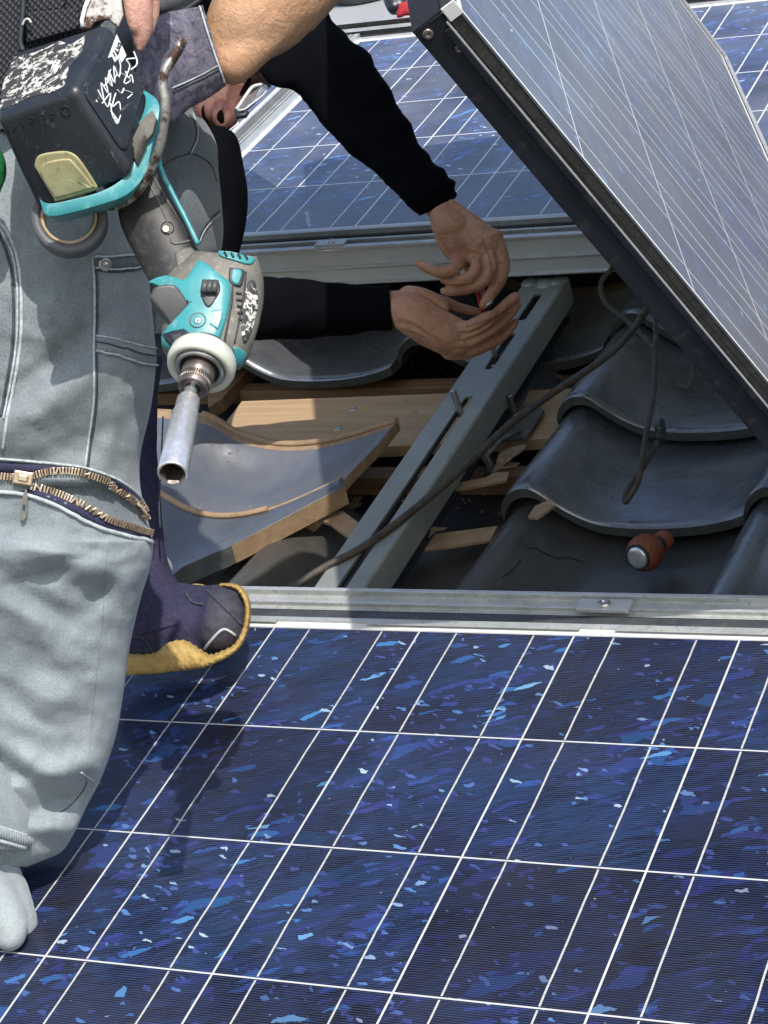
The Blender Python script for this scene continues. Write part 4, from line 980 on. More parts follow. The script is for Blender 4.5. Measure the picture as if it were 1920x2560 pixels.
# soft grey two-toed boot
m = MB()
limb_px(m, [(-30, 1800, 66, 1.84), (-22, 1850, 60, 1.84), (-26, 1900, 56, 1.835), (-40, 1950, 62, 1.83)])
limb_px(m, [(0, 1880, 42, 1.83), (20, 1930, 45, 1.82), (38, 1975, 42, 1.815), (42, 1998, 40, 1.815)])
limb_px(m, [(-20, 1920, 46, 1.80), (5, 1965, 44, 1.79), (22, 2000, 40, 1.785), (20, 2020, 36, 1.785)])
limb_px(m, [(-80, 1960, 60, 1.82), (-40, 1985, 55, 1.80), (0, 2000, 46, 1.80)])
fuse('boot', m, MT['socks'], p1, .0035, 5, lambda p: .0012 * nz(p, 60) + .0006 * nz(p, 160))

# ---- upper body: shirt, sleeve, bare arm, hand
m = MB()
limb_px(m, [(150, -520, 330, 1.86), (60, -300, 300, 1.84), (0, -120, 260, 1.82), (-20, 30, 235, 1.80)], 24)
limb_px(m, [(200, -480, 180, 1.84), (380, -260, 150, 1.84), (420, -120, 90, 1.86)], 20)
fuse('shirt', m, MT['grey_shirt'], p1, .008, 6)
m = MB()
limb_px(m, [(392, -60, 40, 1.86), (378, -12, 40, 1.86), (350, 8, 30, 1.86)])
fuse('shirt_tail', m, MT['grey_shirt'], p1, .004, 4)
m = MB(); m.tube([W(*p) for p in ((470, -40, 1.84), (425, -2, 1.84), (385, 25, 1.84), (350, 55, 1.84))], .010, 10, 0, True, .35); m.build('black_strap', MT['bat'], p1)
arm = MB()
limb_px(arm, [(500, 92, 74, 1.778), (545, 40, 100, 1.775), (620, -30, 105, 1.78), (700, -110, 100, 1.80), (800, -200, 90, 1.84)], 20)
# lower tendon side
limb_px(arm, [(500, 140, 46, 1.765), (560, 86, 48, 1.765), (640, 22, 44, 1.77), (720, -60, 40, 1.78)], 12)
fuse('bare_arm', arm, MT['skin_arm'], p1, .004, 6, lambda p: .0015 * nz(p, 28) + .0006 * nz(p, 90))
# sleeve with its hem: rings from the hand end to the hem
def tube_outline(sec, n=48, wr=None, cap=True, k=6):
    """sec: two outline points, distance, depth ratio"""
    rows = []
    for ax_, ay, bx, by, d, ratio in smooth_pts(sec, k):
        A, B = W(ax_, ay, d), W(bx, by, d); c = (A + B) / 2; h = (A - B) / 2; dv = (c - CP).normalized(); r_ = h.length * ratio
        row = []
        for j in range(n):
            q = 2 * math.pi * j / n; p = c + h * math.cos(q) - dv * r_ * math.sin(q)
            if wr: p = p + (p - c).normalized() * wr(p, q, len(rows))
            row.append(p)
        rows.append(row)
    return rows
sec = [(286, 85, 300, 200, 1.700, .5), (312, 60, 338, 240, 1.72, .52), (352, 36, 372, 262, 1.75, .55), (398, 22, 410, 232, 1.77, .56), (425, 12, 450, 210, 1.765, .56), (436, 6, 488, 183, 1.760, .60)]
def wrs(p, q, i): return .0035 * noise.noise(Vector((math.cos(q) * 2.2, math.sin(q) * 2.2, i * .05))) + .0022 * math.sin(q * 7 + i * .09) * max(0, 1 - i / 26.0)
rows = tube_outline(sec, 72, wrs)
m = MB(); m.grid(rows, 0, True, True); rim = [r.lerp(W(470, 96, 1.775), .06) for r in rows[-1]]; m.grid([rows[-1], rim], 0, True, True)
slv = m.build('camouflage_sleeve', MT['camo'], p1)
TS = bvh(slv)
seam('sleeve_hem', TS, [(432, 14), (446, 60), (462, 110), (476, 150), (485, 178)], .0009, 'seam', .0004)
seam('hem_stitching', TS, [(372, 190), (400, 178), (436, 162), (472, 142)], .0007, 'seam', .0005)
seam('hem_stitching', TS, [(372, 198), (400, 186), (438, 170), (474, 150)], .0006, 'seam_dark', .0005)
hd = MB()
limb_px(hd, [(300, -90, 36, 1.665), (296, -30, 34, 1.66), (300, 20, 30, 1.655), (306, 60, 25, 1.655), (304, 92, 17, 1.655), (303, 106, 9, 1.655)], 14)
limb_px(hd, [(330, -80, 28, 1.67), (328, -10, 20, 1.67), (328, 30, 17, 1.67), (318, 66, 15, 1.665)], 12)
limb_px(hd, [(282, -70, 26, 1.655), (280, -20, 18, 1.65), (284, 26, 16, 1.648), (290, 60, 13, 1.648)], 12)
limb_px(hd, [(270, -80, 26, 1.67), (262, -20, 16, 1.67), (268, 12, 14, 1.67), (278, 30, 12, 1.67)], 12)
limb_px(hd, [(310, -80, 60, 1.68), (300, -140, 70, 1.69)], 12)
fuse('gripping_hand', hd, MT['skin_pink'], p1, .0022, 4, lambda p: .0006 * nz(p, 90))

# tool belt, hanging things
bl = thing('tool_belt', 'black woven nylon tool belt at the top left corner behind the drill battery', 'tool belt', tuple(W(90, 120, 1.67)))
def slab(name, pts, d, th, mat, parent, bev=.002, dd=None):
    m = MB(); pl_ = [W(x, y, d if dd is None else dd[i]) for i, (x, y) in enumerate(pts)]; plate(pl_, -CF, th, m); return m.build(name, MT[mat], parent, bev=bev)
slab('belt_band', [(-40, -60), (210, -60), (225, 40), (150, 85), (70, 110), (-40, 165)], 1.672, .012, 'webbing', bl, .003)
slab('belt_band', [(-60, -80), (46, -80), (50, 130), (30, 215), (-60, 260)], 1.662, .006, 'webbing', bl, .002)
slab('pouch_flap', [(58, -60), (140, -60), (138, 24), (58, 30)], 1.660, .008, 'webbing', bl, .003)
slab('belt_band', [(56, 24), (170, 16), (172, 60), (56, 92)], 1.656, .005, 'webbing', bl, .002)
m = MB(); q = [W(x, y, 1.650) for x, y in smooth_pts([(52, -30), (50, 20), (46, 60), (44, 90), (50, 110)], 5)]; m.tube(q, .0022, 8); m.build('seam_piping', MT['bat'], bl)
m = MB(); q = [W(x, y, 1.648) for x, y in smooth_pts([(48, 55), (54, 43), (62, 42), (68, 50)], 5)]; m.tube(q, .0013, 8); m.build('wire_loop', MT['steel'], bl)
hm_ = thing('hand_tool', 'rusty white-edged steel tool tucked between the belt and the gripping hand', 'hand tool', tuple(W(220, 40, 1.66)))
m = MB(); plate([W(x, y, 1.655) for x, y in [c1(*p) for p in ((510, -20), (720, -20), (735, 90), (700, 165), (640, 110), (560, 130), (535, 170), (490, 168), (476, 130), (495, 30))]], -CF, .006, m); m.build('blade', MT['rust'], hm_, bev=.001)
m = MB(); m.tube([W(x, y, 1.653) for x, y in [c1(*p) for p in ((530, -20), (505, 40), (484, 120), (490, 160))]], .0017, 8); m.build('pale_edge', MT['white_paint'], hm_)
tp = thing('tape_roll', 'roll of grey vinyl tape with green core hanging under the drill battery', 'tape roll', tuple(W(153, 475, 1.60)))
o_ = W(152, 478, 1.640); ax = (-CF + CU * .12 + CR * .05).normalized(); k = PX(1.64)
ct = c1(412, 1290); o_ = W(ct[0], ct[1], 1.622)
m = MB(); m.lathe(o_, ax, [(-.014, 80 * k), (.003, 80 * k), (.004, 79 * k), (.004, 60 * k), (-.014, 60 * k), (-.014, 80 * k)], 64); m.build('tape', MT['tape'], tp)
m = MB(); m.lathe(o_, ax, [(-.014, 60 * k), (.005, 60 * k), (.005, 54 * k), (-.014, 54 * k)], 64); m.build('core', MT['card'], tp)
m = MB(); rows = []
for j in range(18):
    q = math.radians(-55 + j * 5); a_ = CU - ax * CU.dot(ax); a_.normalize(); b_ = ax.cross(a_) * -1
    d_ = a_ * math.sin(q) + b_ * math.cos(q) * 1
    rows.append([o_ + d_ * (53.5 * k) + ax * z for z in (-.013, .004)])
m.grid(rows); gr_ = m.build('green_liner', MT['green'], tp); s_ = gr_.modifiers.new('t', 'SOLIDIFY'); s_.thickness = .001
gb = thing('green_object', 'bright green plastic thing peeping in at the left edge below the battery', 'plastic piece', tuple(W(-10, 380, 1.62)))
m = MB(); limb_px(m, [(-20, 330, 26, 1.63), (-14, 370, 30, 1.63), (-20, 410, 22, 1.63)]); fuse('body', m, MT['green'], gb, .003, 4)

# ================================================================== person in black sleeves (behind)
p2 = thing('person', 'crouching person with glasses and long black sleeves working with both bare hands', 'person', tuple(H(300, 1400, 0)))
def cloth_tube(name, sec, mat, wr, n=64, k=7, capto=None):
    rows = tube_outline(sec, n, wr, k=k); m = MB(); m.grid(rows, 0, True, True)
    c0 = sum(rows[0], Vector()) / n; c1_ = sum(rows[-1], Vector()) / n
    rim = [p.lerp(c1_, .06) for p in rows[-1]]; m.grid([rows[-1], rim, [p.lerp(c1_, .08) + (c0 - c1_).normalized() * .01 for p in rows[-1]]], 0, True, True)
    m.add(rows[0], [list(range(n))], 0, True)
    return m.build(name, mat, p2)
def w_up(p, q, i): return .0026 * noise.noise(p * 34) + .0018 * noise.noise(Vector((i * .5, q * .8, 2))) + .0016 * math.sin(i * .95) * (1 if math.cos(q) < .2 else .15) * min(1, i / 20)
# upper sleeve (outline: lower-left edge, upper-right edge)
sec = [(470, 60, 690, -60, 2.80, .6), (545, 120, 705, 20, 2.76, .65), (578, 180, 735, 62, 2.735, .7), (640, 200, 790, 112, 2.71, .75), (690, 262, 838, 185, 2.69, .78), (740, 318, 885, 268, 2.67, .8), (800, 366, 925, 335, 2.65, .8), (845, 408, 962, 370, 2.635, .8), (878, 440, 984, 400, 2.625, .82), (908, 466, 984, 428, 2.62, .85)]
cloth_tube('black_sleeve', sec, MT['black_cloth'], w_up)
# shirt body behind the upper sleeve
m = MB(); limb_px(m, [(600, -60, 120, 2.86), (560, 40, 105, 2.86), (520, 110, 60, 2.86)], 20); limb_px(m, [(440, -120, 150, 2.95), (520, -20, 120, 2.92)], 20); limb_px(m, [(470, 110, 60, 2.90), (380, 330, 110, 2.85), (420, 480, 100, 2.83)], 20)
fuse('black_shirt', m, MT['black_cloth'], p2, .007, 6)
def w_lo(p, q, i): return .0020 * noise.noise(p * 30) + .0024 * noise.noise(Vector((i * .22 + q * .6, q * 1.1, 3)))
sec = [(440, 560, 420, 760, 2.66, .7), (500, 590, 480, 745, 2.66, .75), (560, 598, 540, 735, 2.655, .78), (620, 600, 600, 734, 2.65, .8), (700, 608, 690, 730, 2.645, .82), (770, 614, 765, 723, 2.64, .82), (815, 617, 812, 716, 2.630, .95), (840, 614, 848, 716, 2.628, 1.0)]
cloth_tube('black_sleeve', sec, MT['black_cloth'], w_lo)
# elbow / upper arm at left of the forearm
m = MB(); limb_px(m, [(470, 320, 50, 2.74), (478, 400, 56, 2.72), (476, 470, 58, 2.70), (455, 540, 62, 2.68), (440, 620, 70, 2.67)], 24); fuse('black_upper_sleeve', m, MT['black_cloth'], p2, .005, 6, lambda p: .001 * nz(p, 20))

# hands (points read in an enlarged crop)
def L4(mb, pts, n=14, k=3): limb_px(mb, [(*c4(x, y), r * .2604, d) for x, y, r, d in pts], n, k)
D0 = 2.615
h = MB()   # upper hand, palm down, fingers curled
L4(h, [(620, 330, 118, D0 + .004), (690, 440, 124, D0), (760, 560, 150, D0 - .006)], 20)
L4(h, [(700, 500, 120, D0), (760, 620, 138, D0 - .004), (820, 720, 140, D0 - .008), (860, 780, 112, D0 - .010)], 20)
L4(h, [(820, 480, 90, D0), (960, 590, 110, D0 - .006), (1070, 690, 116, D0 - .010)], 20)
L4(h, [(860, 620, 120, D0 - .006), (980, 730, 118, D0 - .012), (1060, 800, 80, D0 - .010)], 20)
L4(h, [(760, 360, 36, D0 - .01), (900, 470, 48, D0 - .012), (1060, 600, 52, D0 - .014), (1130, 640, 50, D0 - .014)], 14)
L4(h, [(1115, 640, 72, D0 - .010), (1160, 760, 68, D0 - .012), (1178, 880, 66, D0 - .012), (1158, 985, 60, D0 - .014), (1105, 1080, 54, D0 - .018), (1050, 1160, 46, D0 - .02), (1022, 1205, 32, D0 - .02)])   # index
L4(h, [(1040, 720, 70, D0 - .012), (1070, 850, 68, D0 - .020), (1060, 945, 64, D0 - .024), (990, 1022, 56, D0 - .024), (880, 1070, 48, D0 - .022), (760, 1088, 43, D0 - .02), (700, 1085, 36, D0 - .02)])  # middle
L4(h, [(930, 760, 66, D0 - .012), (965, 860, 64, D0 - .022), (935, 950, 58, D0 - .028), (850, 1000, 52, D0 - .028), (760, 1010, 46, D0 - .024), (700, 995, 38, D0 - .022)])  # ring
L4(h, [(800, 770, 74, D0 - .010), (815, 850, 64, D0 - .022), (770, 915, 56, D0 - .030), (690, 935, 52, D0 - .030), (600, 912, 47, D0 - .028), (525, 876, 41, D0 - .026), (492, 858, 33, D0 - .026)])  # little finger pointing left
L4(h, [(900, 900, 50, D0 + .012), (980, 1040, 46, D0 + .010), (1000, 1120, 38, D0 + .004), (1005, 1190, 28, D0 - .004)])  # thumb behind
def k4(L): return [([c4(*p) for p in pts], w_ * .2604, a_ * 1.2) for pts, w_, a_ in L]
UL = lines(k4([([(1010, 640), (1085, 800), (1110, 960), (1090, 1040)], 16, -.0018), ([(900, 760), (1010, 830), (1020, 930), (960, 1000)], 16, -.0020), ([(800, 900), (870, 930), (900, 880), (960, 800)], 14, -.0016),
  ([(700, 960), (800, 1000), (900, 1010)], 10, -.0012), ([(660, 1040), (800, 1050), (950, 1030)], 10, -.0012),
  ([(800, 430), (930, 560), (1060, 680)], 30, .0014), ([(740, 470), (860, 620), (960, 760)], 26, .0010), ([(680, 480), (760, 640), (830, 780)], 24, .0008),
  ([(880, 520), (960, 540), (1010, 600), (1000, 700)], 11, .0007), ([(700, 560), (800, 540), (900, 620)], 10, .0006),
  ([(1080, 700), (1130, 680), (1180, 700)], 12, -.0006), ([(1120, 880), (1180, 860), (1235, 870)], 8, -.0006), ([(1125, 905), (1185, 888), (1235, 900)], 8, -.0006), ([(1040, 1075), (1090, 1110), (1150, 1110)], 8, -.0006),
  ([(640, 640), (690, 720), (760, 770)], 10, -.0008), ([(660, 690), (700, 760), (740, 790)], 9, -.0007), ([(620, 600), (680, 660), (740, 700)], 8, -.0006), ([(700, 740), (740, 790), (780, 800)], 8, -.0007),
  ([(560, 870), (580, 905), (590, 950)], 7, -.0007), ([(660, 890), (675, 930), (680, 975)], 7, -.0007), ([(800, 1060), (805, 1090), (800, 1125)], 6, -.0006), ([(1040, 640), (1120, 610), (1170, 600)], 20, .0012), ([(1000, 790), (1050, 770), (1090, 780)], 18, .0010), ([(900, 820), (950, 800), (990, 815)], 16, .0009)]))
uh = fuse('right_hand', h, MT['skin_shade'], p2, .0012, 4, lambda p: .0005 * nz(p, 75) + .0003 * nz(p, 220) + UL(p), fac=.4)
h = MB()   # lower hand, palm up
L4(h, [(90, 1212, 100, D0 + .034), (190, 1214, 118, D0 + .026), (262, 1220, 138, D0 + .012), (330, 1232, 150, D0 + .004), (420, 1255, 165, D0 - .004), (520, 1300, 175, D0 - .006)], 22)
L4(h, [(420, 1300, 150, D0 - .008), (600, 1400, 165, D0 - .012), (740, 1480, 150, D0 - .014), (800, 1520, 120, D0 - .014)], 22)
L4(h, [(400, 1130, 88, D0 + .002), (520, 1150, 90, D0 - .004), (680, 1220, 80, D0 - .004)], 16)
L4(h, [(560, 1300, 130, D0 - .010), (720, 1370, 115, D0 - .014), (840, 1400, 80, D0 - .016)], 18)
L4(h, [(560, 1150, 62, D0 + .016), (700, 1180, 50, D0 + .020), (850, 1235, 42, D0 + .022), (980, 1265, 38, D0 + .020)])  # thumb along the far side
L4(h, [(760, 1400, 78, D0 - .018), (880, 1395, 62, D0 - .022), (980, 1350, 56, D0 - .024), (1070, 1300, 48, D0 - .024), (1105, 1285, 40, D0 - .024)])  # index
L4(h, [(740, 1470, 76, D0 - .014), (900, 1450, 64, D0 - .020), (1060, 1350, 58, D0 - .018), (1180, 1235, 52, D0 - .014), (1260, 1160, 48, D0 - .012), (1288, 1138, 42, D0 - .012)])  # middle
L4(h, [(740, 1540, 74, D0 - .012), (900, 1520, 62, D0 - .018), (1080, 1430, 56, D0 - .014), (1210, 1310, 48, D0 - .008), (1290, 1215, 43, D0 - .004), (1305, 1200, 36, D0 - .004)])  # ring
L4(h, [(740, 1590, 72, D0 - .006), (900, 1590, 58, D0 - .010), (1080, 1520, 52, D0 - .006), (1200, 1440, 46, D0), (1275, 1355, 38, D0 + .004), (1288, 1340, 32, D0 + .004)])  # little
for pts in ([(300, 1380, 22), (430, 1400, 18), (560, 1470, 20), (680, 1540, 24)], [(330, 1290, 22), (480, 1350, 20), (620, 1440, 22)], [(520, 1200, 20), (640, 1260, 24), (720, 1340, 26)]):
    pass
LL = lines(k4([([(740, 1330), (860, 1390), (960, 1370), (1110, 1330)], 12, -.0012), ([(780, 1430), (900, 1440), (1040, 1380), (1200, 1270), (1300, 1190)], 12, -.0018), ([(790, 1500), (920, 1490), (1080, 1400), (1210, 1300), (1320, 1230)], 12, -.0018), ([(800, 1570), (940, 1560), (1090, 1480), (1220, 1390), (1300, 1300)], 12, -.0018),
  ([(270, 1380), (400, 1400), (520, 1450), (640, 1560)], 16, .0013), ([(330, 1310), (460, 1340), (560, 1420), (700, 1500)], 14, .0011), ([(300, 1350), (430, 1370), (560, 1450)], 10, -.0010), ([(450, 1440), (560, 1500), (640, 1580)], 10, -.0009),
  ([(480, 1080), (600, 1160), (720, 1240), (840, 1290), (960, 1290)], 16, -.0012), ([(560, 1190), (660, 1240), (760, 1300)], 12, -.0008), ([(700, 1290), (800, 1330), (870, 1320)], 10, -.0010), ([(330, 1130), (420, 1160), (500, 1230)], 20, .0010),
  ([(900, 1330), (905, 1370), (890, 1400)], 7, -.0008), ([(990, 1400), (1020, 1440), (1040, 1460)], 7, -.0006), ([(1130, 1200), (1160, 1240), (1180, 1270)], 7, -.0007), ([(1150, 1290), (1180, 1330), (1200, 1350)], 7, -.0007), ([(1140, 1420), (1165, 1455), (1170, 1480)], 7, -.0007), ([(1060, 1270), (1090, 1300), (1100, 1330)], 6, -.0006),
  ([(290, 1060), (280, 1200), (300, 1340)], 10, -.0006), ([(330, 1060), (320, 1200), (335, 1330)], 8, -.0005)]))
lh = fuse('left_hand', h, MT['skin_shade'], p2, .0012, 4, lambda p: .0005 * nz(p, 70) + .0003 * nz(p, 220) + LL(p), fac=.4)
TU, TW_ = bvh(uh), bvh(lh)
def nail(T, x, y, r, asp, ang):
    p, n_ = snap(T, *c4(x, y), .0002, D0); u = CR * math.cos(ang) + CU * math.sin(ang); u = (u - n_ * u.dot(n_)).normalized(); v = n_.cross(u)
    m = MB(); rows = [[p + (u * math.cos(a) * asp + v * math.sin(a)) * r * k - n_ * (k * k * .0012) + n_ * .0006 for a in [2 * math.pi * j / 20 for j in range(20)]] for k in (1.0, .7, .35, .01)]
    m.grid(rows, 0, True, True); m.build('finger_nail', MT['nail'], p2)
nail(TU, 585, 872, .0040, 1.4, math.radians(-10)); nail(TU, 1075, 1165, .0042, 1.3, math.radians(-60))
bt = thing('bolt', 'small red-tipped bolt pinched between the fingertips over the cupped palm', 'bolt', tuple(W(*c4(1010, 1215), D0 - .01)))
m = MB(); m.tube([W(*c4(975, 1100), D0 - .004), W(*c4(1020, 1255), D0 - .012)], .0028, 12); m.build('shank', MT['red'], bt)
m = MB(); m.tube([W(*c4(1090, 1170), D0 - .024), W(*c4(1020, 1230), D0 - .02)], .0026, 8); m.build('washer', MT['steel'], bt)

# head
hp = MB()
def L9(mb, pts, n=16, k=3): limb_px(mb, [(*c9(x, y), r * .1146, d) for x, y, r, d in pts], n, k)
DH = 2.80
L9(hp, [(1000, 100, 560, DH + .075), (760, 450, 560, DH + .070), (480, 760, 480, DH + .055)], 28)        # skull and cheek
L9(hp, [(330, 780, 420, DH + .03), (480, 820, 400, DH + .02), (640, 760, 380, DH + .02)], 24)            # cheek
L9(hp, [(120, 880, 270, DH + .020), (300, 960, 285, DH + .010), (450, 1010, 255, DH + .002), (560, 1020, 200, DH - .006)], 24)      # upper lip and cheek
L9(hp, [(860, 560, 150, DH + .0), (800, 800, 165, DH - .018), (720, 1020, 185, DH - .034), (650, 1140, 195, DH - .040), (610, 1180, 180, DH - .042)], 20)   # nose
L9(hp, [(540, 880, 150, DH - .012), (500, 1040, 150, DH - .022), (520, 1150, 140, DH - .028)], 16)       # nostril wing
L9(hp, [(1000, 350, 150, DH + .0), (1150, 320, 150, DH + .0), (1290, 400, 110, DH + .006)], 16)       # brow
L9(hp, [(960, 700, 150, DH + .014), (1080, 560, 150, DH + .014), (1220, 480, 130, DH + .014)], 16)
FL = lines([([c9(*p) for p in pts], w_ * .1146, a_ * .6) for pts, w_, a_ in [([(540, 960), (545, 1080), (570, 1200)], 55, -.0075), ([(400, 760), (420, 900), (470, 1000)], 50, -.0030), ([(200, 820), (190, 960), (230, 1100), (330, 1230)], 40, -.0040),
  ([(640, 780), (720, 860), (800, 980)], 60, -.0020), ([(860, 740), (940, 620), (1010, 480), (1060, 330)], 60, .0030), ([(1000, 700), (1120, 580), (1220, 520)], 45, -.0035)]])
L9(hp, [(820, 760, 150, DH - .004), (960, 720, 150, DH + .002), (1120, 620, 150, DH + .006), (1270, 540, 110, DH + .012)], 16)
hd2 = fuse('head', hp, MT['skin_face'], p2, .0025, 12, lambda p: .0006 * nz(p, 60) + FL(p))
TF = bvh(hd2)
def dab(name, T, pts, r, mat, off_=.0):
    m = MB(); q = snapline(T, [c9(*p) for p in pts], off_, 5, DH); n_ = len(q); m.tube(q, [r * (.35 + .65 * math.sin(math.pi * (i + .5) / n_)) for i in range(n_)], 10, 0, True, .6); return m.build(name, MT[mat], p2)
dab('nostril', TF, [(545, 960), (550, 1040), (560, 1120), (572, 1190)], .0062, 'void', .0002)
dab('mouth', TF, [(215, 860), (205, 960), (235, 1080), (320, 1200)], .0026, 'void', .0000)
dab('eye', TF, [(1060, 640), (1120, 590), (1180, 560)], .0036, 'brow', .0)
dab('eyebrow', TF, [(900, 660), (980, 530), (1060, 400), (1090, 290)], .0046, 'void', -.0012)
gls = thing('glasses', 'white-rimmed glasses on the face of the crouching person', 'glasses', tuple(W(*c9(1000, 800), 2.74)))
rim = [(840, 930, 2.735), (930, 800, 2.735), (1040, 640, 2.736), (1130, 520, 2.738), (1220, 480, 2.742), (1330, 465, 2.75)]
m = MB(); m.tube([W(*c9(x, y), d) for x, y, d in smooth_pts(rim, 5)], .0024, 10, 0, True); m.build('upper_rim', MT['glassframe'], gls)
rim2 = [(1330, 465, 2.75), (1430, 520, 2.745), (1360, 640, 2.738), (1240, 740, 2.733), (1100, 850, 2.729), (1010, 920, 2.727), (900, 950, 2.729), (840, 930, 2.735)]
m = MB(); m.tube([W(*c9(x, y), d) for x, y, d in smooth_pts(rim2, 5)], .0011, 10, 0, True); m.build('lower_rim', MT['glassframe'], gls)
m = MB(); lp = [W(*c9(x, y), d + .0005) for x, y, d in rim + rim2[1:-1]]; plate(lp, -CF, .0012, m); m.build('lens', MT['lens'], gls, bev=.0002)
m = MB(); m.tube([W(*c9(x, y), d) for x, y, d in ((850, 960, 2.735), (880, 1060, 2.73), (1000, 1040, 2.728), (1030, 980, 2.73))], .0040, 8); m.build('nose_bridge', MT['bat'], gls)
m = MB(); m.tube([W(*c9(x, y), d) for x, y, d in smooth_pts([(880, 1130, 2.735), (860, 1200, 2.733), (780, 1270, 2.732), (640, 1370, 2.735), (480, 1440, 2.745), (400, 1440, 2.76)], 5)], .0012, 8); m.build('far_rim', MT['glassframe'], gls)
m = MB(); m.tube([W(*c9(x, y), d) for x, y, d in smooth_pts([(1440, 500, 2.745), (1470, 470, 2.76), (1420, 400, 2.79)], 5)], .0022, 8); m.build('temple', MT['bat'], gls)

# navy leg and two-toed boot of the crouching person
lg = MB()
sec = [(270, 760, 350, 770, 2.20, .9), (250, 900, 338, 905, 2.16, .95), (240, 1020, 345, 1020, 2.13, .95), (245, 1120, 352, 1110, 2.11, .95), (240, 1200, 360, 1190, 2.10, .95), (235, 1270, 385, 1255, 2.095, .9), (235, 1330, 425, 1300, 2.09, .8), (240, 1390, 450, 1330, 2.085, .7)]
def w_nv(p, q, i): return .0024 * noise.noise(Vector((q * .5, i * .14, 5))) + .0012 * noise.noise(p * 60)
cloth_tube('navy_trouser_leg', sec, MT['navy'], w_nv)
m = MB(); q = [W(x, y, d) for x, y, d in smooth_pts([(352, 900, 2.105), (348, 1000, 2.07), (344, 1080, 2.05), (346, 1140, 2.045)], 5)]; m.tube(q, .0008, 6); m.build('leg_seam', MT['seam_dark'], p2)
ft = MB()
limb_px(ft, [(290, 1350, 78, 2.09), (350, 1352, 72, 2.085), (410, 1350, 62, 2.08), (460, 1340, 54, 2.075)], 20)
limb_px(ft, [(380, 1300, 44, 2.09), (440, 1314, 50, 2.08), (480, 1320, 58, 2.072), (476, 1352, 62, 2.066)], 18)
limb_px(ft, [(470, 1300, 38, 2.09), (495, 1308, 38, 2.085)], 16)
limb_px(ft, [(410, 1290, 20, 2.15), (435, 1292, 20, 2.15), (446, 1298, 17, 2.15)], 14)
limb_px(ft, [(250, 1380, 60, 2.085), (330, 1392, 52, 2.08), (400, 1392, 44, 2.075), (450, 1375, 40, 2.072)], 16)
bt2 = fuse('boot', ft, MT['grey_canvas'], p2, .003, 5, lambda p: .001 * nz(p, 40))
TB = bvh(bt2)
bt2.data.materials.append(MT['navy'])
for pl_ in bt2.data.polygons:
    x, y = topx(pl_.center + p2.matrix_world.translation)
    if x < 452 - (y - 1290) * .25 and y < 1402: pl_.material_index = 1
    if x > 440 and y < 1300 and x < 452: pl_.material_index = 1
# crepe sole wrapping the side and the toe
def ribbon(up, lo, T, mat, name, bump_=.0025, d0=2.05):
    A = smooth_pts(up, 9); B = smooth_pts(lo, 9); m = MB(); rows = []
    for k in range(9):
        t = k / 8; row = []
        for i, (a, b) in enumerate(zip(A, B)):
            jg = (1 - t) * 3.5 * (abs(math.sin(i * .8)) - .5); x = a[0] + (b[0] - a[0]) * t; y = a[1] + (b[1] - a[1]) * t + jg; d = a[2] + (b[2] - a[2]) * t
            p = W(x, y, d - .006 * math.sin(math.pi * t) ** .6)
            p += (CP - p).normalized() * bump_ * (abs(noise.noise(Vector((x * .11, y * .07, 2)))) + .9 * noise.noise(Vector((x * .33, y * .25, 2)))); row.append(p)
        rows.append(row)
    back = [p + CF * .02 for p in rows[0]]; b2 = [p + CF * .02 for p in rows[-1]]
    m.grid([back] + rows + [b2]); o = m.build(name, MT[mat], p2); return o
up = [(250, 1410, 2.030), (300, 1416, 2.028), (335, 1410, 2.026), (360, 1390, 2.024), (395, 1385, 2.022), (425, 1402, 2.022), (450, 1416, 2.024), (476, 1408, 2.028), (505, 1392, 2.034), (521, 1364, 2.040), (528, 1335, 2.048), (527, 1304, 2.055), (515, 1280, 2.062), (499, 1269, 2.068), (474, 1267, 2.074)]
lo = [(245, 1462, 2.020), (300, 1458, 2.020), (340, 1455, 2.018), (375, 1450, 2.018), (410, 1447, 2.018), (440, 1442, 2.018), (462, 1434, 2.020), (492, 1420, 2.026), (517, 1400, 2.032), (532, 1370, 2.038), (539, 1335, 2.046), (537, 1300, 2.054), (524, 1274, 2.062), (504, 1262, 2.068), (474, 1261, 2.074)]
ribbon(up, lo, TB, 'crepe', 'rubber_sole')
m = MB(); q = [W(x, y, 2.13) for x, y in smooth_pts([(402, 1272), (420, 1268), (438, 1270), (450, 1278)], 5)]; m.tube(q, .0035, 8, 0, True); m.build('rubber_sole', MT['crepe'], p2)
def bseam(pts, r=.0009, mat='seam_dark'):
    q = snapline(TB, [c8(*p) for p in pts], .0006, 6, 2.04); m = MB(); m.tube(q, r, 6); m.build('boot_seam', MT[mat], p2)
bseam([(880, 640), (930, 690), (980, 740), (1030, 790)], .0012); bseam([(560, 838), (600, 840), (630, 870), (650, 905)]); bseam([(870, 890), (900, 850), (950, 805), (1000, 830)], .0014, 'seam'); bseam([(790, 650), (820, 690), (870, 700)], .0012)
m = MB(); limb_px(m, [(352, 1205, 10, 2.16), (360, 1222, 13, 2.16), (360, 1236, 11, 2.16)]); fuse('sock_cuff', m, MT['white_paint'], p2, .002, 3)

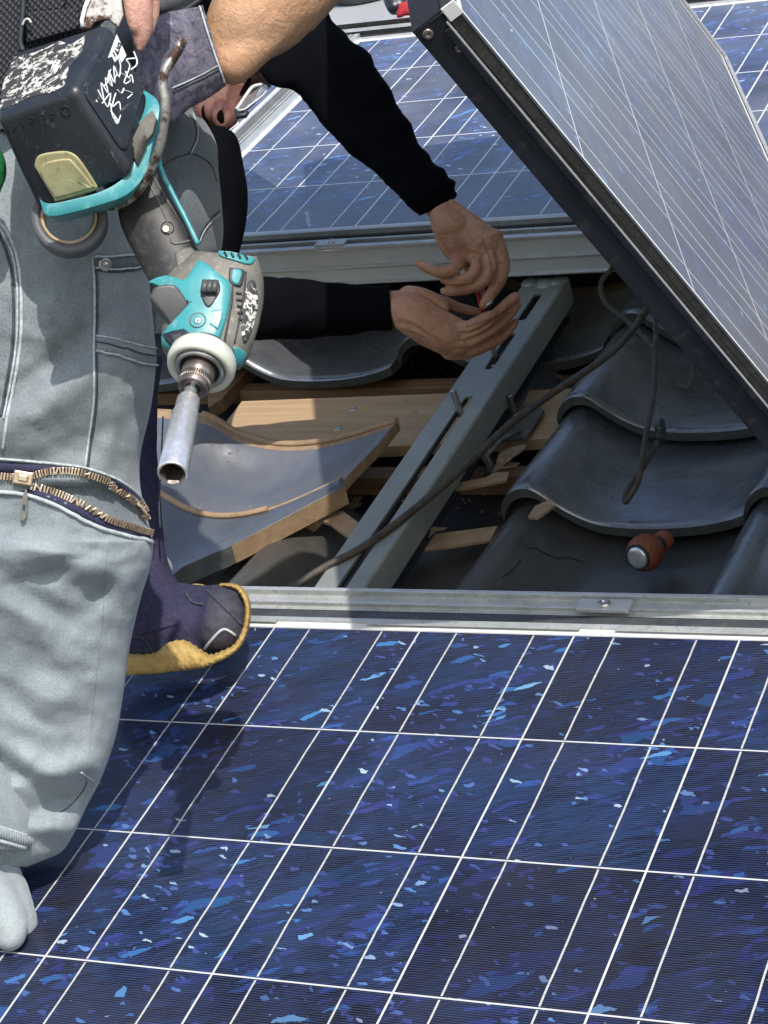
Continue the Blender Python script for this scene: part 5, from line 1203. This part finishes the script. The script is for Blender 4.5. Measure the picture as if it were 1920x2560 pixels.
# ================================================================== impact driver hanging from the belt by its hook
dr = thing('impact_driver', 'worn teal and black impact driver hanging upside down from the belt, socket pointing down', 'impact driver', tuple(W(400, 600, 1.62)))
def quadface(q, u, v, off_=0):
    a, b, c, d = q; p = a.lerp(b, u).lerp(d.lerp(c, u), v); n_ = (b - a).cross(d - a).normalized()
    if n_.dot(CF) > 0: n_ = -n_
    return p + n_ * off_
BN = W(160, 190, 1.545); BL = W(-12, 252, 1.575); BT1 = W(238, 44, 1.60); BR = W(290, 384, 1.572); BH = W(120, 330, 1.68)
def onplane(x, y, A, B, C_):
    n_ = (B - A).cross(C_ - A); d = W(x, y, 1.0) - CP; return CP + d * ((A - CP).dot(n_) / d.dot(n_))
BB = onplane(84, 468, BN, BL, BR); BT2 = onplane(20, 112, BN, BL, BT1); BT3 = onplane(332, 205, BN, BT1, BR)
m = MB(); vs = [BN, BL, BT2, BT1, BR, BB, BH, BT3]
m.add(vs, [(0, 1, 2, 3), (0, 3, 7, 4), (0, 4, 5, 1), (5, 4, 7, 6), (3, 2, 6, 7), (1, 5, 6, 2)])
bat = m.build('battery', MT['bat'], dr, bev=.0075, seg=5)
for p_ in bat.data.polygons: p_.use_smooth = True
TBt = bvh(bat)
F1 = (BN, BL, BT2, BT1); F2 = (BN, BT1, BT3, BR); F3 = (BL, BN, BR, BB)
def facepatch(name, F, uv, mat, off_=.0006, th=.0008, parent=dr, bev=.0004, n=1):
    m = MB(); pts = [quadface(F, u, v, off_) for u, v in uv]; nn = (pts[1] - pts[0]).cross(pts[2] - pts[0]).normalized()
    if nn.dot(CF) > 0: nn = -nn
    plate(pts, nn, th, m); return m.build(name, MT[mat], parent, bev=bev)
def rrect(u0, u1, v0, v1, r=.08, n=5):
    out = []
    for cx, cy, a0 in ((u1 - r, v1 - r, 0), (u0 + r, v1 - r, 90), (u0 + r, v0 + r, 180), (u1 - r, v0 + r, 270)):
        out += [(cx + r * math.cos(math.radians(a0 + 90 * i / n)), cy + r * math.sin(math.radians(a0 + 90 * i / n))) for i in range(n + 1)]
    return out
facepatch('rating_label', F1, [(.16, .10), (.30, .06), (.55, .10), (.95, .07), (.985, .5), (.93, .88), (.70, .84), (.46, .90), (.32, .78), (.20, .86), (.14, .60), (.22, .40)], 'label')
wp = facepatch('writing_panel', F2, rrect(.06, .90, .10, .80, .10), 'bat', .0018, .002, bev=.0008)
# handwriting in white marker
def scrib(F, strokes, r=.0007):
    m = MB()
    for s_ in strokes:
        q = [quadface(F, u, v, .0022) for u, v in smooth_pts(s_, 4)]; m.tube(q, r, 6, 0, True, .5)
    return m.build('marker_writing', MT['white_paint'], dr)
def crop1F2(x, y):          # face coordinates from a point in the enlarged crop
    X, Y = c1(x, y); best = None
    a, b, c, d = [Vector(topx(p)) for p in F2]
    u, v = .5, .5
    for _ in range(12):
        p = a.lerp(b, u).lerp(d.lerp(c, u), v); e = Vector((X, Y)) - p
        du = (b - a).lerp(c - d, v); dv = (d.lerp(c, u) - a.lerp(b, u)); det = du.x * dv.y - du.y * dv.x
        u += (e.x * dv.y - e.y * dv.x) / det; v += (du.x * e.y - du.y * e.x) / det
    return (u, v)
S = [[(565, 540), (600, 600), (585, 500), (625, 560), (610, 470), (650, 520), (630, 430), (665, 500), (660, 400), (690, 465), (700, 400), (690, 360)],
     [(590, 620), (640, 560), (625, 640), (600, 600)], [(610, 480), (640, 470), (600, 520)], [(640, 660), (690, 730), (655, 700), (640, 620)], [(670, 560), (650, 640), (690, 610), (700, 660)],
     [(700, 440), (760, 480), (720, 500), (755, 400), (735, 360), (790, 350)], [(710, 540), (770, 560), (740, 590)], [(780, 310), (800, 380), (760, 420)], [(660, 700), (680, 740), (700, 690)], [(555, 600), (562, 612)],
     [(730, 430), (745, 470), (765, 450), (775, 500)], [(640, 420), (625, 470), (655, 490), (680, 440)], [(680, 540), (705, 560), (720, 530)]]
scrib(F2, [[crop1F2(*p) for p in s_] for s_ in S], .00062)
facepatch('sticker', F2, [crop1F2(*p) for p in ((678, 210), (735, 335), (705, 380), (692, 350), (665, 378), (650, 345), (625, 352))], 'white_paint', .0024, .0004)
m = MB()
for s_ in ([(650, 320), (665, 345)], [(662, 305), (680, 335)], [(672, 290), (690, 300), (680, 325), (668, 310)], [(682, 262), (700, 270), (692, 290), (680, 280), (684, 262)]):
    q = [quadface(F2, *crop1F2(*p), .0030) for p in s_]; m.tube(q, .00055, 6)
m.build('sticker_number', MT['bat'], dr)
# yellow pad in a recess on the front
def fc(x, y): X, Y = c1(x, y); return X, Y
pad = [(205, 985), (215, 940), (250, 910), (370, 893), (430, 905), (480, 950), (575, 1095), (568, 1118), (540, 1132), (345, 1188), (320, 1175), (245, 1050)]
pad_r = smooth_pts([fc(*p) for p in pad] + [fc(*pad[0])], 3)[:-1]
def onface(name, pts, mat, off_, k=3, T=None, th=.003, lip=None):
    q = smooth_pts([*pts, pts[0]], k)[:-1]; cx = sum(p[0] for p in q) / len(q); cy = sum(p[1] for p in q) / len(q); rows = []
    for t in (1, .97, .9, .7, .4, .02): rows.append([snap(T or TBt, cx + (x - cx) * t, cy + (y - cy) * t, off_ if (t < .99) else off_ * .3, 1.58)[0] for x, y in q])
    m = MB(); m.grid([[p + CF * th for p in rows[0]]] + rows, 0, True, True); return m.build(name, MT[mat], dr)
onface('yellow_pad', [fc(*p) for p in pad], 'pad', .0012)
inner = [fc(x, y) for x, y in ((242, 1010), (262, 965), (320, 945), (400, 935), (440, 955), (556, 1095), (545, 1110), (345, 1166), (324, 1152), (268, 1075))]
onface('pad_centre', inner, 'pad', .0022)
# row of charge holes along the edge of the battery
m = MB()
for x, y, r in ((82, 755, 10), (132, 735, 10), (190, 708, 13), (250, 688, 13), (310, 683, 14), (390, 655, 30), (20, 780, 22)):
    p, n_ = snap(TBt, *fc(x, y), .0002, 1.57); k = r * .3646 * PX(1.57); m.lathe(p, n_, [(.0002, k * 1.1), (.0006, k), (-.0004, k * .75), (-.0015, k * .5), (-.0015, 0)], 20)
m.build('charge_holes', MT['black_rubber'], dr)
# teal foot plate wrapped round the lower edge of the battery
def band(name, pts, mat, r, parent=dr, bev=.0015):
    """pts: outer x, y, inner x, y, distance"""
    m = MB(); q = smooth_pts(pts, 5); A = [W(a, b, d) for a, b, c, e, d in q]; B = [W(c, e, d - .0015) for a, b, c, e, d in q]
    bk = [p + CF * r for p in A]; bk2 = [p + CF * r for p in B]
    m.grid([bk, A, B, bk2], 0, True); m.grid([bk2, bk], 0, True)
    for i in (0, -1): m.add([bk[i], A[i], B[i], bk2[i]], [(0, 1, 2, 3)])
    return m.build(name, MT[mat], parent, bev=bev)
b1 = [(258, 1262), (300, 1282), (420, 1262), (620, 1205), (740, 1160), (820, 1090), (870, 1000), (905, 850), (935, 720), (945, 640), (925, 585), (880, 550), (845, 530)]
b2 = [(235, 1180), (290, 1205), (410, 1185), (580, 1140), (690, 1085), (755, 1020), (765, 945), (748, 865), (790, 800), (840, 690), (860, 620), (858, 570), (840, 545)]
band('foot_plate', [(*fc(*a), *fc(*b), 1.560 + .0042 * i) for i, (a, b) in enumerate(zip(b1, b2))], 'teal', .03)
b3 = [(870, 1010), (890, 900), (915, 780), (930, 700), (925, 620), (880, 560), (850, 545)]; b4 = [(800, 1000), (765, 870), (800, 780), (850, 680), (875, 610), (865, 575), (850, 555)]
m = MB(); plate([W(*fc(x, y), 1.583) for x, y in ((760, 870), (835, 715), (900, 650), (928, 700), (905, 790), (872, 830), (818, 985))], -CF, .01, m); m.build('grey_inlay', MT['rubber_grey'], dr, bev=.001)
m = MB()
for i in range(12):
    t = i / 11; a = Vector((775 + 60 * t, 870 - 130 * t)); b = Vector((818 + 52 * t, 975 - 140 * t)); m.tube([W(*fc(*a), 1.5815), W(*fc(*b), 1.5815)], .0006, 5)
m.build('knurled_ribs', MT['rubber_grey'], dr)
# lanyard hook: bent rusty flat steel
hk2 = smooth_pts([(*c1(1085, 240), 1.560), (*c1(1040, 320), 1.558), (*c1(980, 420), 1.556), (*c1(965, 500), 1.556), (*c1(980, 600), 1.558), (*c1(975, 720), 1.562), (*c1(955, 840), 1.570), (*c1(915, 960), 1.580), (*c1(860, 1070), 1.590), (*c1(790, 1160), 1.598), (*c1(700, 1210), 1.605), (*c1(620, 1215), 1.61)], 6)
m = MB(); m.tube([W(*p) for p in hk2], .0056, 12, 0, True, .62, up=CR); m.build('belt_hook', MT['rust'], dr)
# handle
gsec = [(215, 395, 340, 318, 1.640, .62), (250, 440, 345, 365, 1.628, .62), (262, 490, 366, 420, 1.620, .62), (288, 545, 395, 470, 1.614, .62), (312, 590, 424, 530, 1.610, .62), (330, 622, 450, 560, 1.608, .62)]
rows = tube_outline(gsec, 48, lambda p, q, i: .0006 * noise.noise(p * 60), k=6); m = MB(); m.grid(rows, 0, True, True); hnd = m.build('handle_grip', MT['rubber_grip'], dr); TG = bvh(hnd)
m = MB(); m.tube([W(x, y, d) for x, y, d in smooth_pts([(340, 330, 1.622), (350, 372, 1.612), (374, 420, 1.604), (404, 478, 1.598), (428, 528, 1.594)], 6)], .0019, 8); m.build('teal_edge', MT['teal'], dr)
m = MB(); q = snapline(TG, [c1(*p) for p in ((880, 1085), (930, 1180), (985, 1300), (1010, 1400), (1020, 1438), (1070, 1440), (1130, 1425))], .0004, 6, 1.6); m.tube(q, .0008, 6)
q = snapline(TG, [c1(*p) for p in ((910, 1050), (985, 1180), (1060, 1300), (1110, 1400))], .0004, 6, 1.6); m.tube(q, .0006, 6); m.build('grip_line', MT['rubber_grey'], dr)
p, n_ = snap(TG, *c2(868, 352), .0004, 1.6); m = MB(); m.lathe(p, n_, [(.0, .0052), (.0010, .0050), (-.0004, .0044), (-.002, .0042), (-.002, 0)], 24); m.build('screw_recess', MT['black_rubber'], dr)
p, n_ = snap(TG, *c2(860, 358), .0003, 1.6); m = MB(); m.lathe(p, n_, [(-.001, .0030), (.0002, .0029), (.0006, .002), (.0001, .0008), (.0001, 0)], 20); m.build('screw', MT['yellow_bolt'], dr)
# head: rubber back, teal middle
def lump(name, pts, d, th, mat, bev=.004, dz=None, seg=4, nrm=None):
    m = MB(); P_ = [W(x, y, d if dz is None else dz(x, y)) for x, y in pts]; plate(P_, -CF if nrm is None else nrm, th, m); o = m.build(name, MT[mat], dr, bev=bev, seg=seg)
    for f_ in o.data.polygons: f_.use_smooth = True
    return o
hb = smooth_pts([c2(*p) for p in ((1040, 458), (1130, 455), (1200, 470), (1300, 490), (1350, 530), (1364, 620), (1362, 720), (1345, 820), (1320, 930), (1290, 1020), (1250, 1090), (1200, 1140), (1120, 1120), (1020, 1010), (960, 900), (1010, 760), (1000, 640), (960, 560), (1040, 458))], 4)[:-1]
hd_sec = [(*c2(1010, 470), *c2(1330, 500), 1.600, .55), (*c2(900, 560), *c2(1362, 600), 1.598, .55), (*c2(840, 650), *c2(1366, 720), 1.595, .55), (*c2(840, 780), *c2(1348, 830), 1.590, .56), (*c2(835, 900), *c2(1322, 930), 1.584, .58), (*c2(842, 980), *c2(1285, 1030), 1.582, .56), (*c2(880, 1040), *c2(1240, 1090), 1.584, .50)]
rows = tube_outline(hd_sec, 60, lambda p, q, i: .0004 * noise.noise(p * 50), k=6); m = MB(); m.grid(rows, 0, True, True); m.add(rows[-1], [list(range(60))], 0); m.add(rows[0], [list(range(60))], 0)
body = m.build('motor_housing', [MT['rubber_grey']], dr); TM = bvh(body)
def onbody(name, pts, mat, off_=.0015, th=.003, k=3, bev=.0008, T=None):
    """a moulded panel following the housing"""
    T = T or TM; q = smooth_pts([*pts, pts[0]], k)[:-1] if k > 1 else list(pts)
    cx = sum(p[0] for p in q) / len(q); cy = sum(p[1] for p in q) / len(q); rows = []
    for t in (1, .92, .75, .5, .25, .02): rows.append([snap(T, *c2(cx + (x - cx) * t, cy + (y - cy) * t), off_ if t < 1 else off_ * .4, 1.59)[0] for x, y in q])
    back = [p + CF * th for p in rows[0]]; m = MB(); m.grid([back] + rows, 0, True, True); return m.build(name, MT[mat], dr)
onbody('teal_panel', [(1030, 520), (1080, 545), (1130, 590), (1185, 632), (1195, 700), (1180, 800), (1150, 900), (1125, 965), (1080, 950), (1010, 975), (900, 985), (842, 960), (850, 900), (960, 830), (985, 770), (970, 690), (920, 630), (860, 605), (780, 640), (778, 625), (860, 598), (950, 625), (985, 590)], 'teal', .0022, .004, 2)
onbody('teal_panel', [(1130, 470), (1200, 475), (1290, 500), (1320, 520), (1290, 545), (1200, 520), (1140, 500)], 'teal', .0016)
onbody('black_panel', [(1190, 560), (1260, 570), (1265, 600), (1245, 660), (1195, 640), (1185, 600)], 'bat', .0016)
onbody('teal_vent', [(1205, 570), (1250, 578), (1232, 650), (1198, 630)], 'teal', .0026)
onbody('teal_panel', [(1205, 965), (1250, 980), (1275, 1010), (1240, 1070), (1215, 1030)], 'teal', .0014)
onbody('worn_label', [(1290, 625), (1320, 630), (1335, 720), (1320, 830), (1285, 930), (1262, 950), (1250, 880), (1258, 780), (1270, 690)], 'label', .0012)
onbody('rubber_patch', [(905, 480), (990, 455), (1020, 530), (960, 600), (930, 610)], 'rubber_grey', .0018, T=TG)
onbody('bit_slot', [(1050, 640), (1080, 628), (1130, 625), (1145, 680), (1110, 745), (1085, 775), (1062, 760), (1040, 700)], 'bat', .0026)
m = MB()
for i in range(3):
    a = snap(TM, *c2(1070 + i * 24, 640), .005)[0]; b = snap(TM, *c2(1060 + i * 24, 700), .005)[0]; m.tube([a, b], .0026, 8)
m.build('direction_switch', MT['trigger'], dr)
onbody('teal_arrow', [(1095, 785), (1155, 775), (1150, 830), (1128, 890), (1085, 860), (1105, 830)], 'teal', .0030, .002, 1)
p, n_ = snap(TM, *c2(1028, 838), .0022); m = MB(); m.lathe(p, n_, [(0, .0062), (.0008, .0060), (-.0006, .0050), (-.002, .0048), (-.002, 0)], 24); m.build('screw_recess', MT['trigger'], dr)
m = MB(); m.lathe(p, n_, [(-.0015, .0030), (0, .0029), (.0004, .0018), (-.0002, .0006), (-.0002, 0)], 20); m.build('screw', MT['steel'], dr)
onbody('front_lamp', [(852, 905), (960, 880), (1000, 935), (900, 972)], 'bat', .0030, .003, 2); onbody('lamp_lens', [(900, 912), (945, 905), (962, 940), (915, 950)], 'trigger', .0042, .001, 1)
m = MB()
m.tube(snapline(TM, [c2(*p) for p in ((1205, 655), (1200, 740), (1180, 850), (1160, 960), (1150, 1010))], .0006, 6, 1.59), .0008, 6)
m.tube(snapline(TM, [c2(*p) for p in ((1275, 580), (1262, 700), (1240, 830), (1215, 950))], .0004, 6, 1.59), .0006, 6)
for i in range(5):
    m.tube(snapline(TM, [c2(1222 + i * 3, 690 + i * 34), c2(1252 + i * 1, 694 + i * 34)], .0004, 4, 1.59), .0010, 6)
for i in range(4):
    m.tube(snapline(TM, [c2(1160 + i * 34, 480 + i * 5), c2(1175 + i * 34, 508 + i * 5)], .0026, 4, 1.59), .0008, 6)
m.build('moulded_grooves', MT['black_rubber'], dr)
# dark side below the trigger
# trigger
tr = [c2(*p) for p in ((780, 690), (800, 655), (850, 642), (905, 645), (945, 690), (978, 745), (968, 790), (945, 850), (885, 852), (860, 820), (820, 770), (775, 715))]
m = MB(); P_ = [W(x, y, 1.572) for x, y in smooth_pts(tr + [tr[0]], 3)[:-1]]; plate(P_, (-CF + CU * .25).normalized(), .024, m); o = m.build('trigger', MT['trigger'], dr, bev=.004, seg=4)
for f_ in o.data.polygons: f_.use_smooth = True
# nose: axis from the housing to the socket tip, coming towards the camera
kx = PX(1.55) * .4167
idir = (W(*c2(890, 1640), 1.55) - W(*c2(1040, 1080), 1.55)).normalized(); ax = (idir * .76 - CF * .65).normalized()
def onaxis(px, py, d=1.57): return W(*c2(px, py), d)
O1 = onaxis(1036, 1082, 1.546)
m = MB(); m.lathe(O1, ax, [(-.014, 140 * kx), (-.0135, 165 * kx), (-.010, 178 * kx), (-.004, 182 * kx), (.0005, 174 * kx), (.002, 158 * kx), (.0005, 140 * kx), (-.004, 130 * kx)], 56); m.build('nose_bumper', MT['ring'], dr)
m = MB(); m.lathe(O1, ax, [(-.022, 110 * kx), (-.018, 132 * kx), (-.009, 140 * kx), (-.008, 100 * kx)], 40); m.build('nose_cone', MT['rubber_grip'], dr)
m = MB(); m.lathe(O1, ax, [(-.006, 134 * kx), (.001, 130 * kx), (.003, 118 * kx), (.0015, 104 * kx), (-.008, 96 * kx)], 48); m.build('nose_collar', MT['steel'], dr)
m = MB(); m.lathe(O1, ax, [(-.0015, 125 * kx), (-.0015, 60 * kx)], 32); m.build('nose_face', MT['black_rubber'], dr)
O2 = O1 + ax * .001
m = MB(); m.lathe(O2, ax, [(-.006, 88 * kx), (.004, 88 * kx), (.008, 86 * kx), (.009, 82 * kx), (.0185, 82 * kx), (.0200, 78 * kx), (.0200, 66 * kx), (.0180, 62 * kx), (.0200, 50 * kx), (.0190, 40 * kx), (.015, 30 * kx)], 48); m.build('chuck_sleeve', MT['brown_steel'], dr)
m = MB()
for i in range(44):
    a_ = ax.orthogonal().normalized(); b_ = ax.cross(a_); q = 2 * math.pi * i / 44; d_ = a_ * math.cos(q) + b_ * math.sin(q)
    m.tube([O2 + ax * .0095 + d_ * 82 * kx, O2 + ax * .0160 + d_ * 82 * kx], .0006, 5)
m.build('knurled_band', MT['brown_steel'], dr)
S0 = O2 + ax * .030; S1 = onaxis(893, 1628, 1.462); sa = (S1 - S0).normalized(); SL = (S1 - S0).length
m = MB(); m.lathe(S0, sa, [(-.018, 34 * kx), (-.001, 34 * kx), (0, 53 * kx), (.002, 60 * kx), (.014, 61 * kx), (.017, 67 * kx), (SL * .5, 70 * kx), (SL * .52, 72 * kx), (SL - .0012, 76 * kx), (SL, 73 * kx), (SL - .0002, 64 * kx)], 48)
m.build('socket', MT['chrome'], dr)
a_ = sa.orthogonal().normalized(); b_ = sa.cross(a_)
def ringp(h, s_, n=60, hexa=False):
    out = []
    for j in range(n):
        q = 2 * math.pi * j / n; r = 64 * kx
        if hexa: r = 53 * kx / max(math.cos(((q % (math.pi / 3)) - math.pi / 6)), .1)
        out.append(S0 + sa * h + (a_ * math.cos(q) + b_ * math.sin(q)) * r * s_)
    return out
m = MB(); m.grid([ringp(SL - .0002, 1), ringp(SL - .0022, .98, hexa=True), ringp(SL - .022, .96, hexa=True), ringp(SL - .022, .02)], 0, False, True)
m.build('socket_bore', MT['brown_steel'], dr)
m = MB(); m.lathe(S0, sa, [(SL - .022, 20 * kx), (SL - .014, 18 * kx), (SL - .0138, 0)], 20); m.build('bore_pin', MT['brown_steel'], dr)
# frayed rubber at the back
m = MB(); pts = [W(*c2(x, y), 1.597) for x, y in ((1290, 540), (1318, 500), (1328, 520), (1350, 560), (1364, 610), (1340, 600), (1310, 590))]; plate(pts, -CF, .004, m); m.build('torn_rubber', MT['rubber_grey'], dr, bev=.001)

# ---------------------------------------------------------------- parts of parts
def under(thing_, part_name, names):
    ch = list(thing_.children); base = [c for c in ch if c.name.split('.')[0] == part_name][0]
    for c in ch:
        if c is not base and c.name.split('.')[0] in names: c.parent = base
under(dr, 'battery', ('rating_label', 'writing_panel', 'marker_writing', 'sticker', 'sticker_number', 'yellow_pad', 'pad_centre', 'charge_holes'))
under(dr, 'motor_housing', ('teal_panel', 'black_panel', 'teal_vent', 'worn_label', 'bit_slot', 'direction_switch', 'teal_arrow', 'front_lamp', 'lamp_lens', 'torn_rubber', 'moulded_grooves'))
under(dr, 'handle_grip', ('teal_edge', 'grip_line', 'rubber_patch'))
under(dr, 'foot_plate', ('grey_inlay', 'knurled_ribs'))
under(dr, 'chuck_sleeve', ('knurled_band',)); under(dr, 'socket', ('socket_bore', 'bore_pin')); under(dr, 'nose_bumper', ('nose_collar', 'nose_face'))
under(p1, 'trousers', ('side_seam', 'fly_seam', 'pocket_welt', 'pocket_seam', 'yoke_band', 'yoke_seam', 'rivet', 'knee_hem', 'zip_tape', 'zip_teeth', 'zip_slider', 'zip_pull', 'shin_dart', 'trouser_hem', 'hem_stitch', 'hem_ribbing'))
under(p1, 'camouflage_sleeve', ('sleeve_hem', 'hem_stitching'))
under(p2, 'right_hand', ('finger_nail',)); under(p2, 'head', ('nostril', 'mouth', 'eye', 'eyebrow')); under(p2, 'navy_trouser_leg', ('leg_seam',)); under(p2, 'boot', ('rubber_sole', 'boot_seam'))
under(tp, 'tape', ('green_liner',)); under(tg, 'grip', ('collar', 'striking_cap'))
